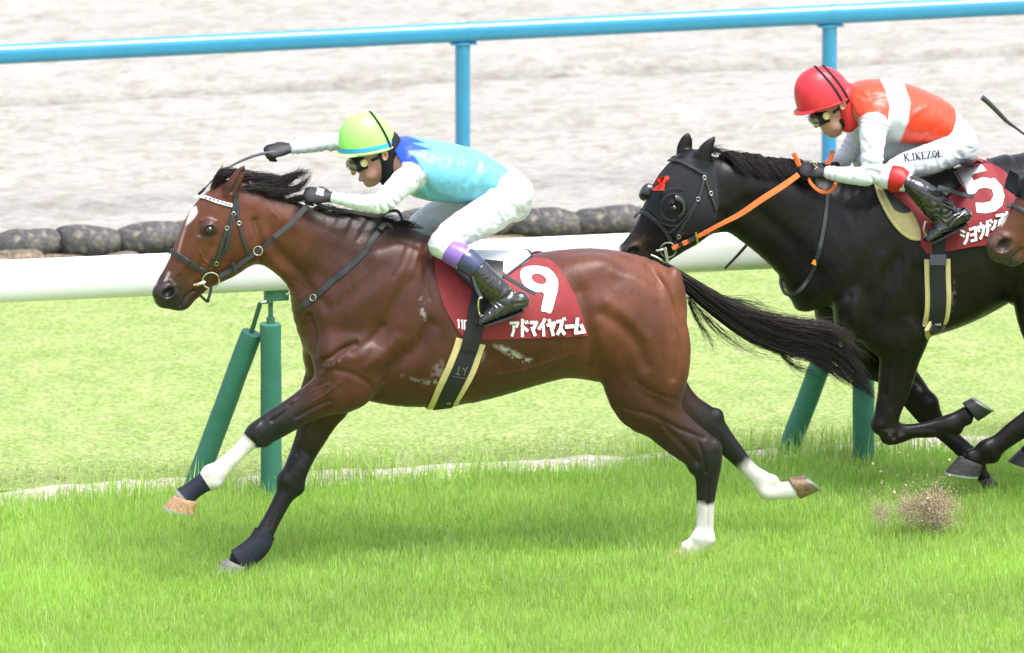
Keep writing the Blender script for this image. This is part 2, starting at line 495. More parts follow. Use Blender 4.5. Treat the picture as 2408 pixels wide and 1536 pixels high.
def sandbag(cx, cy, cz, hl, hh, seed, mt, tilt=0.0):
    nu, nv = 28, 20
    u = np.linspace(0, np.pi, nu); RG = []
    for uu in u:
        cxx = -math.cos(uu)
        prof_ = max(math.sin(uu), .0) ** .34
        a = np.arange(nv) * 2 * np.pi / nv
        RG.append(np.stack([np.full(nv, cxx * hl), hh * 1.25 * prof_ * np.cos(a), hh * prof_ * np.sign(np.sin(a)) * abs(np.sin(a)) ** .85], 1))
    m = MB(); m.rings(RG)
    Vv = m.v[0]
    nn = Vv / np.linalg.norm(Vv / np.array([hl, hh, hh]), axis=1).clip(.3)[:, None]
    Vv += nn * (.17 * fbm(Vv * 6 + seed * 3.7, 2, seed) + .03 * fbm(Vv * 28 + seed, 2, seed + 5))[:, None]
    c, s_ = math.cos(tilt), math.sin(tilt)
    Vv[:] = np.stack([Vv[:, 0] * c - Vv[:, 2] * s_, Vv[:, 1], Vv[:, 0] * s_ + Vv[:, 2] * c], 1)
    me = m.mesh('sandbag')
    o = new_obj('sandbag', me, mt); o.location = (cx, cy, cz)
    return o


BAGY = 6.42
tops = [(-175, 25), (62, 78), (208, 72), (343, 70), (470, 75), (600, 72), (738, 70), (868, 72), (1003, 70), (1130, 74), (1275, 82), (1430, 82), (1575, 70), (1712, 72), (1850, 70), (1990, 72), (2130, 70), (2270, 74), (2405, 72), (2540, 70), (-80, 62)]
ordn = ['first', 'second', 'third', 'fourth', 'fifth', 'sixth', 'seventh', 'eighth', 'ninth', 'tenth', 'eleventh', 'twelfth', 'thirteenth', 'fourteenth', 'fifteenth', 'sixteenth', 'seventeenth', 'eighteenth', 'nineteenth']
vis = {62: 'mottled dark sandbag at the left edge above the white rail', 208: 'second dark sandbag from the left edge, sagging over an earthy bag',
       343: 'dark sandbag just left of the bay horse\'s face', 470: 'dark sandbag tucked behind the bay horse\'s forehead',
       1003: 'dark sandbag showing between the leading jockey\'s elbow and far thigh', 1275: 'long dark sandbag right behind the leading jockey\'s seat',
       1430: 'long dark sandbag just left of the black horse\'s noseband'}
for i, (px, hw) in enumerate(tops):
    if px < -100: continue
    c = U(px, 577 - px * .0455 + (6 if px > 1100 else 0), BAGY)
    hl = hw / 420.0
    o = sandbag(c[0], BAGY + .01 * math.sin(i * 5), c[2], hl, .078 if px > 1100 else .084, i + 1, M_bag, .11 * math.sin(i * 2.3))
    o['category'] = 'sandbag'; o['group'] = 'sandbags edging the dirt track'
    o['label'] = vis.get(px, 'dark sandbag in the row hidden behind the horses and jockeys')
for i, (px, dy) in enumerate(((30, 8), (150, 22), (262, 26), (-60, 20))):
    c = U(px, 612 + dy - px * .03, BAGY - .13)
    o = sandbag(c[0], BAGY - .13, c[2], .15, .07, 60 + i, M_bag2, .1 * math.sin(i * 4))
    o['category'] = 'sandbag'; o['group'] = 'earthy sandbags of the lower row'
    o['label'] = ['earthy sandbag low at the left picture edge above the white rail', 'brown earthy sandbag under the two leftmost dark bags', 'pale tan earthy sandbag peeping over the white rail', 'earthy sandbag beyond the left picture edge'][i]

# ------------------------------------------------------------------ clod of turf kicked up behind the leading horse
g = np.random.default_rng(9)
VV, TT, CC, n0 = [], [], [], 0
tet = np.array([(1, 1, 1), (1, -1, -1), (-1, 1, -1), (-1, -1, 1)], float)
for cx, cy, sx, sy, cnt, r0 in ((2200, 1200, 22, 24, 4200, .0026), (2140, 1195, 18, 18, 1800, .0024), (2072, 1205, 12, 15, 800, .0022), (2175, 1185, 62, 34, 1500, .0018), (2186, 1180, 14, 12, 30, .010), (2150, 1160, 60, 40, 40, .006)):
    for _ in range(cnt):
        p = U(cx + g.normal() * sx, min(cy + g.normal() * sy, 1262), -.05 + g.normal() * .06)
        q = tet * g.uniform(.4, 1.3, (4, 3)) * r0 * g.uniform(.5, 1.3)
        VV.append(p + q @ np.linalg.qr(g.normal(size=(3, 3)))[0]); TT.append(np.array([(0, 1, 2), (0, 3, 1), (0, 2, 3), (1, 3, 2)]) + n0); n0 += 4
        CC.append(np.tile(np.array((.42, .33, .235)) * g.uniform(.5, 1.25), (4, 1)))
m_clod = mat('flying_soil', (1, 1, 1), .9, .1, .1, 30, attr=True)
o = new_obj('flying_soil', mesh_np('flying_soil', np.vstack(VV), np.vstack(TT), np.vstack(CC), smooth=False), m_clod, kind='stuff', label='brown soil and turf crumbs kicked up by a hoof', cat='soil')

# ================================================================== body builder: blended limbs on a distance grid
class Field:
    def __init__(s, lo, hi, h):
        s.h = h; s.lo = np.asarray(lo, float)
        s.n = np.ceil((np.asarray(hi, float) - s.lo) / h).astype(int) + 1
        s.D = np.full(s.n, 0.25, np.float32)
        s.ax = [s.lo[i] + h * np.arange(s.n[i]) for i in range(3)]
        s.lofts = {}
    def box(s, lo, hi):
        a = np.clip(np.floor((lo - s.lo) / s.h).astype(int), 0, s.n - 1)
        b = np.clip(np.ceil((hi - s.lo) / s.h).astype(int) + 1, 1, s.n)
        return a, b
    def pts(s, a, b):
        X, Y, Z = np.meshgrid(*[s.ax[i][a[i]:b[i]].astype(np.float32) for i in range(3)], indexing='ij')
        return X, Y, Z
    def blend(s, a, b, d, k):
        S = tuple(slice(a[i], b[i]) for i in range(3))
        o = s.D[S]
        hh = np.maximum(k - np.abs(o - d), 0) / k
        s.D[S] = np.minimum(o, d) - hh * hh * k * .25
    def loft(s, name, st, N=(0, 1, 0), k=.03, n=3, keep=True, cut=False, cap=1.0):
        """st rows: centre xyz, in-plane half thickness a, half width b"""
        st = np.asarray(st, float)
        Q = cr(st, n) if len(st) > 2 else cr(st, 4)
        Q[:, 3:] = np.maximum(Q[:, 3:], .004)
        N = np.asarray(N, float); N = N / np.linalg.norm(N)
        if keep: s.lofts[name] = (Q, N, n)
        lo = (Q[:, :3] - Q[:, 3:].max(1)[:, None]).min(0) - k - .02
        hi = (Q[:, :3] + Q[:, 3:].max(1)[:, None]).max(0) + k + .02
        a, b = s.box(lo, hi)
        if (b <= a).any(): return
        d = np.full(tuple(b - a), .25, np.float32)
        for i in range(len(Q) - 1):
            r = max(Q[i, 3:].max(), Q[i + 1, 3:].max()) + k + .03
            l2 = np.minimum(Q[i, :3], Q[i + 1, :3]) - r; h2 = np.maximum(Q[i, :3], Q[i + 1, :3]) + r
            a2, b2 = s.box(l2, h2); a2 = np.maximum(a2, a); b2 = np.minimum(b2, b)
            if (b2 <= a2).any(): continue
            dd, _ = seg_d(*s.pts(a2, b2), Q[i], Q[i + 1], N, cap if i == 0 or cap > 2 else 1.0, cap if i == len(Q) - 2 or cap > 2 else 1.0)
            S = tuple(slice(a2[j] - a[j], b2[j] - a[j]) for j in range(3))
            d[S] = np.minimum(d[S], dd)
        if cut:
            S = tuple(slice(a[i], b[i]) for i in range(3)); o = s.D[S]; d = -d
            hh = np.maximum(k - np.abs(o - d), 0) / k
            s.D[S] = np.maximum(o, d) + hh * hh * k * .25
        else: s.blend(a, b, d, k)
    def ball(s, c, r, M=None, k=.03, cut=False):
        """ellipsoid with radii r; M rows are its axes"""
        c = np.asarray(c, float); r = np.asarray(r, float) * np.ones(3)
        a, b = s.box(c - r.max() - k - .02, c + r.max() + k + .02)
        if (b <= a).any(): return
        X, Y, Z = s.pts(a, b); q = [X - c[0], Y - c[1], Z - c[2]]
        if M is not None:
            M = np.asarray(M, float); q = [q[0] * M[i][0] + q[1] * M[i][1] + q[2] * M[i][2] for i in range(3)]
        k0 = np.sqrt(sum((q[i] / r[i]) ** 2 for i in range(3))) + 1e-6
        k1 = np.sqrt(sum((q[i] / r[i] ** 2) ** 2 for i in range(3))) + 1e-6
        d = (k0 * (k0 - 1) / k1).astype(np.float32)
        if cut:
            S = tuple(slice(a[i], b[i]) for i in range(3)); o = s.D[S]; d = -d
            hh = np.maximum(k - np.abs(o - d), 0) / k
            s.D[S] = np.maximum(o, d) + hh * hh * k * .25
        else: s.blend(a, b, d, k)
    def surface(s, D=None, iso=0.0, smooth=2):
        D = (s.D if D is None else D) - iso
        D = D.copy()
        for ax in range(3):
            S = [slice(None)] * 3
            S[ax] = 0; D[tuple(S)] = np.maximum(D[tuple(S)], .01)
            S[ax] = -1; D[tuple(S)] = np.maximum(D[tuple(S)], .01)
        ins = D < 0
        nx, ny, nz = D.shape
        cnt = np.zeros((nx - 1, ny - 1, nz - 1), np.int8)
        offs = [(i, j, k) for i in (0, 1) for j in (0, 1) for k in (0, 1)]
        for i, j, k in offs: cnt += ins[i:nx - 1 + i, j:ny - 1 + j, k:nz - 1 + k]
        act = np.argwhere((cnt > 0) & (cnt < 8))
        idx = np.full(cnt.shape, -1, np.int64); idx[tuple(act.T)] = np.arange(len(act))
        val = {o: D[act[:, 0] + o[0], act[:, 1] + o[1], act[:, 2] + o[2]] for o in offs}
        acc = np.zeros((len(act), 3)); num = np.zeros(len(act))
        for o in offs:
            for ax in range(3):
                if o[ax]: continue
                p = list(o); p[ax] = 1; p = tuple(p)
                a, b = val[o], val[p]; m = (a < 0) != (b < 0)
                t = np.where(m, a / np.where(m, a - b, 1), 0)
                e = np.tile(np.array(o, float), (len(act), 1)); e[:, ax] = t
                acc[m] += e[m]; num[m] += 1
        V = s.lo + s.h * (act + acc / np.maximum(num, 1)[:, None])
        F = []
        for ax in range(3):
            u, v = [(1, 2), (2, 0), (0, 1)][ax]
            S0 = [slice(None)] * 3; S1 = [slice(None)] * 3
            S0[ax] = slice(0, -1); S1[ax] = slice(1, None)
            ch = ins[tuple(S0)] != ins[tuple(S1)]
            e = np.argwhere(ch)
            e = e[(e[:, u] > 0) & (e[:, v] > 0) & (e[:, u] < D.shape[u] - 1) & (e[:, v] < D.shape[v] - 1)]
            q = []
            for du, dv in ((-1, -1), (0, -1), (0, 0), (-1, 0)):
                c = e.copy(); c[:, u] += du; c[:, v] += dv
                q.append(idx[tuple(c.T)])
            q = np.stack(q, 1)
            flip = ~ins[tuple(e.T)]
            q[flip] = q[flip][:, ::-1]
            F.append(q)
        F = np.vstack(F); F = F[(F >= 0).all(1)]
        for it in range(smooth): V = relax(V, F, .5); V = relax(V, F, -.52)
        return V, F


def seg_d(X, Y, Z, A, B, N, c0=1.0, c1=1.0):
    t = B[:3] - A[:3]; L = float(t @ t) + 1e-12
    px, py, pz = X - A[0], Y - A[1], Z - A[2]
    sp = np.clip((px * t[0] + py * t[1] + pz * t[2]) / L, 0, 1)
    px = px - sp * t[0]; py = py - sp * t[1]; pz = pz - sp * t[2]
    al2 = 0
    if c0 != 1.0 or c1 != 1.0:
        al = (px * t[0] + py * t[1] + pz * t[2]) / math.sqrt(L)
        al2 = np.where(al < 0, (c0 * c0 - 1) * al * al, (c1 * c1 - 1) * al * al)
    a = A[3] + (B[3] - A[3]) * sp; b = A[4] + (B[4] - A[4]) * sp
    v = px * N[0] + py * N[1] + pz * N[2]
    u2 = np.maximum(px * px + py * py + pz * pz - v * v, 0) + al2
    k0 = np.sqrt(u2 / (a * a) + v * v / (b * b)) + 1e-6
    k1 = np.sqrt(u2 / a ** 4 + v * v / b ** 4) + 1e-6
    return (k0 * (k0 - 1) / k1).astype(np.float32), sp


def loft_at(L, P):
    """distance and station parameter of points P for a stored loft"""
    Q, N, n = L
    best = np.full(len(P), 9.0); par = np.zeros(len(P))
    for i in range(len(Q) - 1):
        r = Q[i:i + 2, 3:].max() + .07
        lo = np.minimum(Q[i, :3], Q[i + 1, :3]) - r; hi = np.maximum(Q[i, :3], Q[i + 1, :3]) + r
        k = np.nonzero(((P > lo) & (P < hi)).all(1))[0]
        if not len(k): continue
        d, sp = seg_d(*P[k].T, Q[i], Q[i + 1], N)
        m = d < best[k]
        best[k[m]] = d[m]; par[k[m]] = (i + sp[m]) / n
    return best, par


def relax(V, F, f):
    acc = np.zeros_like(V); cnt = np.zeros(len(V))
    for a, b in ((0, 1), (1, 2), (2, 3), (3, 0)):
        for p, q in ((a, b), (b, a)):
            for c in range(3): acc[:, c] += np.bincount(F[:, p], V[F[:, q], c], len(V))
            cnt += np.bincount(F[:, p], minlength=len(V))
    return V + f * (acc / np.maximum(cnt, 1)[:, None] - V)


def subdivide(V, F, C=None):
    n = len(V); fc = V[F].mean(1)
    e = np.stack([F, np.roll(F, -1, 1)], 2).reshape(-1, 2); es = np.sort(e, 1)
    key = es[:, 0].astype(np.int64) * n + es[:, 1]
    uk, inv = np.unique(key, return_inverse=True)
    em = (V[uk // n] + V[uk % n]) / 2
    ei = inv.reshape(-1, 4) + n; fi = np.arange(len(F)) + n + len(uk)
    Q = np.concatenate([np.stack([F[:, i], ei[:, i], fi, ei[:, (i + 3) % 4]], 1) for i in range(4)])
    V2 = np.vstack([V, em, fc])
    C2 = None if C is None else np.vstack([C, (C[uk // n] + C[uk % n]) / 2, C[F].mean(1)])
    return relax(relax(V2, Q, .5), Q, -.2), Q, C2


def vnormals(V, F):
    n = np.cross(V[F[:, 2]] - V[F[:, 0]], V[F[:, 3]] - V[F[:, 1]])
    out = np.zeros_like(V)
    for k in range(4):
        for c in range(3): out[:, c] += np.bincount(F[:, k], n[:, c], len(V))
    return out / (np.linalg.norm(out, axis=1)[:, None] + 1e-12)


def pairs(rows, Y, dx=0, dy=0):
    """limb stations from measured edge pairs: x1 y1 x2 y2 halfwidth [Y]"""
    st = []
    for r in rows:
        y = r[5] + 0 if len(r) > 5 else Y
        a, b = U(r[0] + dx, r[1] + dy, y), U(r[2] + dx, r[3] + dy, y)
        st.append([*((a + b) / 2), np.linalg.norm(a - b) / 2, r[4]])
    return np.array(st)


def seg_dist2(P, poly):
    poly = np.asarray(poly, float); best = np.full(len(P), 1e9)
    for i in range(len(poly) - 1):
        a, b = poly[i], poly[i + 1]; t = b - a
        s = np.clip(((P - a) @ t) / (t @ t + 1e-9), 0, 1)
        best = np.minimum(best, np.linalg.norm(P - a - s[:, None] * t, axis=1))
    return best


def in_poly(P, poly):
    poly = np.asarray(poly, float); c = np.zeros(len(P), bool); j = len(poly) - 1
    for i in range(len(poly)):
        (xi, yi), (xj, yj) = poly[i], poly[j]
        m = ((yi > P[:, 1]) != (yj > P[:, 1])) & (P[:, 0] < (xj - xi) * (P[:, 1] - yi) / (yj - yi + 1e-12) + xi)
        c ^= m; j = i
    return c


def poly_soft(P, poly, f):
    d = seg_dist2(P, list(poly) + [poly[0]])
    d = np.where(in_poly(P, poly), d, -d)
    return np.clip(d / f * .5 + .5, 0, 1)


def sculpt(V, F, strokes, ymax):
    """raise (+) or press in (-) the near flank along measured strokes: points, width, height"""
    N = vnormals(V, F); P = proj(V)
    near = np.clip((ymax - V[:, 1]) / .04, 0, 1) * np.clip(-(N @ FW) * 3, 0, 1)
    dsp = np.zeros(len(V))
    for pts, w, h in strokes:
        p = np.asarray(pts, float)
        bb = (P[:, 0] > p[:, 0].min() - 3 * w) & (P[:, 0] < p[:, 0].max() + 3 * w) & (P[:, 1] > p[:, 1].min() - 3 * w) & (P[:, 1] < p[:, 1].max() + 3 * w)
        i = np.nonzero(bb)[0]
        if len(i): dsp[i] += h * np.exp(-(seg_dist2(P[i], cr(p, 4)) / w) ** 2)
    return V + N * (dsp * near)[:, None]


class Body:
    """finished surface that straps, cloths and hair can be laid on"""
    def __init__(s, V, F):
        s.V, s.F = V, F
        s.t = BVHTree.FromPolygons(V.tolist(), F.tolist())
    def hit(s, x, y):
        d = ray(x, y); d = Vector(d / np.linalg.norm(d))
        o = Vector(CAM) + d * 60
        h = s.t.ray_cast(o, d)
        if h[0] is None: return None
        return np.array(h[0]), np.array(h[1])
    def path(s, pts, n=6, Y=None):
        """drape measured points over the near side of the body; misses keep the depth of their neighbours"""
        P = cr(np.asarray(pts, float), n); out = []
        for x, y in P: out.append(s.hit(x, y))
        ok = [i for i, o in enumerate(out) if o is not None]
        res = []
        for i, o in enumerate(out):
            if o is None:
                j = min(ok, key=lambda q: abs(q - i)) if ok else None
                yy = out[j][0][1] if j is not None else Y
                o = (U(P[i][0], P[i][1], yy), out[j][1] if j is not None else np.array((0, -1., 0)))
            res.append(o)
        A = np.array([r[0] for r in res]); N = np.array([r[1] for r in res])
        for _ in range(2):
            N[1:-1] = N[:-2] + 2 * N[1:-1] + N[2:]; N /= np.linalg.norm(N, axis=1)[:, None]
        return A, N


def strand_mesh(name, guides, count, seg, r0, spread, seed, curl=.0, taper=.25, c0=(.012, .010, .010), c1=(.035, .025, .022), lenvar=.6):
    """hair: strands scattered about guide curves (each: rows xyz + tuft radius)"""
    g = np.random.default_rng(seed); per = max(1, count // len(guides))
    VV, QQ, CC, n0 = [], [], [], 0
    for G in guides:
        Q = cr(np.asarray(G, float), 6)
        for _ in range(per):
            L = 1 - lenvar * g.random() ** 1.2
            s0 = 0 if g.random() < .75 else g.random() * .35
            ts = np.linspace(s0, s0 + (1 - s0) * L, seg) * (len(Q) - 1)
            i = np.clip(ts.astype(int), 0, len(Q) - 2); f = (ts - i)[:, None]
            P = Q[i] * (1 - f) + Q[i + 1] * f
            off = g.normal(size=3); off /= np.linalg.norm(off) + 1e-9; off *= g.random() ** .6
            w = P[:, 3:4] * spread
            ph = g.uniform(0, 6.28); fr = g.uniform(1.0, 2.6)
            wob = np.sin(np.linspace(0, fr * 3.1, seg) + ph)[:, None] * g.normal(size=3) * curl * np.linspace(0, 1, seg)[:, None] ** 1.4
            C = P[:, :3] + off * w + wob
            T = np.gradient(C, axis=0); T /= np.linalg.norm(T, axis=1)[:, None] + 1e-9
            A = np.cross(T, (.3, .9, .2)); A /= np.linalg.norm(A, axis=1)[:, None] + 1e-9
            B = np.cross(T, A)
            rr = (r0 * g.uniform(.7, 1.3) * (1 - (1 - taper) * np.linspace(0, 1, seg) ** 1.5))[:, None]
            RG = np.stack([C + A * rr, C - A * rr * .5 + B * rr * .87, C - A * rr * .5 - B * rr * .87], 1)
            VV.append(RG.reshape(-1, 3))
            b = n0 + 3 * np.arange(seg - 1)[:, None]
            for a_, c_ in ((0, 1), (1, 2), (2, 0)): QQ.append(np.concatenate([b + a_, b + c_, b + 3 + c_, b + 3 + a_], 1))
            t = g.random() ** 2
            CC.append(np.tile(np.array(c0) * (1 - t) + np.array(c1) * t, (3 * seg, 1)))
            n0 += 3 * seg
    return mesh_np(name, np.vstack(VV), np.vstack(QQ), np.vstack(CC))


# ------------------------------------------------------------------ coats
M_coat = mat('bay_coat', (1, 1, 1), .42, .36, .26, 13, bump=.0030, bscale=24, attr=True, sheen=.04, bdetail=5.0, rvar=.16, stretch=(1.0, 1.0, .7))
M_blackcoat = mat('black_coat', (1, 1, 1), .38, .24, .3, 12, bump=.0028, bscale=22, attr=True, bdetail=5.0, rvar=.14)
M_hair = mat('horse_hair', (1, 1, 1), .45, .25, .10, 30, attr=True)
M_hoof = mat('hoof_horn', (.36, .22, .12), .5, .4, .45, 60, bump=.002, bscale=90)
M_hoofd = mat('dark_hoof_horn', (.036, .034, .035), .5, .4, .35, 60, bump=.002, bscale=90)
M_hoofm = mat('mottled_hoof_horn', (.20, .125, .075), .5, .4, .6, 30, bump=.002, bscale=90)
M_hoofg = mat('grey_hoof_horn', (.17, .165, .16), .5, .4, .3, 60, bump=.002, bscale=90)
M_shoe = mat('aluminium_shoe', (.50, .52, .53), .35, .5, .15, 60, metal=.8)
M_eye = mat('horse_eye', (.006, .004, .004), .06, .6, .1, 30, coat=1.0)
M_leather = mat('black_leather', (.022, .023, .026), .42, .5, .25, 60, bump=.0008, bscale=260)
M_metal = mat('bright_metal', (.62, .58, .47), .22, .5, .1, 60, metal=1.0)
M_wrap = mat('navy_wrap', (.012, .015, .028), .7, .3, .2, 60, bump=.0008, bscale=300)
BAY, BAYD, BLK, WHT = (.062, .0180, .0092), (.034, .0118, .0072), (.0055, .0050, .0058), (.58, .56, .53)


def hoof(parent, cf, cb, toe, heel, Y, mt, w0=.042, w1=.055, shoe=True):
    """horn capsule between the coronet (front, back) and the sole (toe, heel)"""
    cf, cb, toe, heel = [U(p[0], p[1], Y) for p in (cf, cb, toe, heel)]
    rg = []
    a = np.arange(20) * 2 * np.pi / 20
    for t in (0, .06, .3, .6, .9, 1.0):
        f = cf + (toe - cf) * t; b = cb + (heel - cb) * t
        c = (f + b) / 2; u = (f - b) / 2; w = w0 + (w1 - w0) * t
        if t in (0, ): u = u * .93; w *= .93
        rg.append(c + np.outer(np.cos(a), u) + np.outer(np.sin(a) * (1 - .18 * np.cos(a)), (0, w, 0)))
    m = MB(); m.rings(rg); h = m.build('hoof', mt, parent, auto=50)
    if shoe:
        c = (toe + heel) / 2; u = (toe - heel) / 2
        dn = (toe - cf) / np.linalg.norm(toe - cf)
        nrm = np.cross(u, (0, 1, 0)); nrm /= np.linalg.norm(nrm)
        if nrm @ dn < 0: nrm = -nrm
        m = MB()
        ang = np.linspace(-2.5, 2.5, 26)
        for rr_ in (1,):
            P = [c + u * 1.02 * math.cos(x) + np.array((0, w1 * 1.02 * math.sin(x) * (1 - .18 * math.cos(x)), 0)) * 1 for x in ang]
            Pi = [c + u * .72 * math.cos(x) + np.array((0, w1 * .68 * math.sin(x), 0)) for x in ang]
            RG = [np.array([p - nrm * .001, p + nrm * .009, q + nrm * .009, q - nrm * .001]) for p, q in zip(P, Pi)]
            m.rings(RG)
        m.build('horseshoe', M_shoe, h, auto=30)
    return h

# ================================================================== a galloping horse from its measured limbs
HEAD9 = [(500, 442, 598, 548, .085), (468, 470, 600, 600, .098), (444, 505, 590, 618, .100), (425, 550, 548, 640, .085), (404, 597, 508, 660, .066), (384, 637, 480, 682, .056),
         (371, 660, 460, 692, .054), (372, 672, 452, 698, .050)]
NECK9 = [(520, 452, 590, 575, .078), (562, 446, 614, 612, .082), (640, 460, 645, 625, .085), (714, 482, 682, 657, .095), (805, 498, 711, 706, .118), (880, 512, 726, 770, .155), (950, 540, 752, 850, .185)]
TORSO9 = [(775, 650, 730, 850, .150), (870, 560, 800, 918, .185), (940, 542, 880, 944, .225), (1010, 562, 975, 958, .262), (1080, 590, 1065, 952, .285), (1160, 600, 1160, 930, .295), (1240, 602, 1240, 905, .29),
          (1315, 592, 1310, 888, .28), (1390, 586, 1380, 890, .268), (1460, 596, 1450, 900, .25), (1530, 614, 1520, 890, .215), (1580, 660, 1575, 850, .16)]
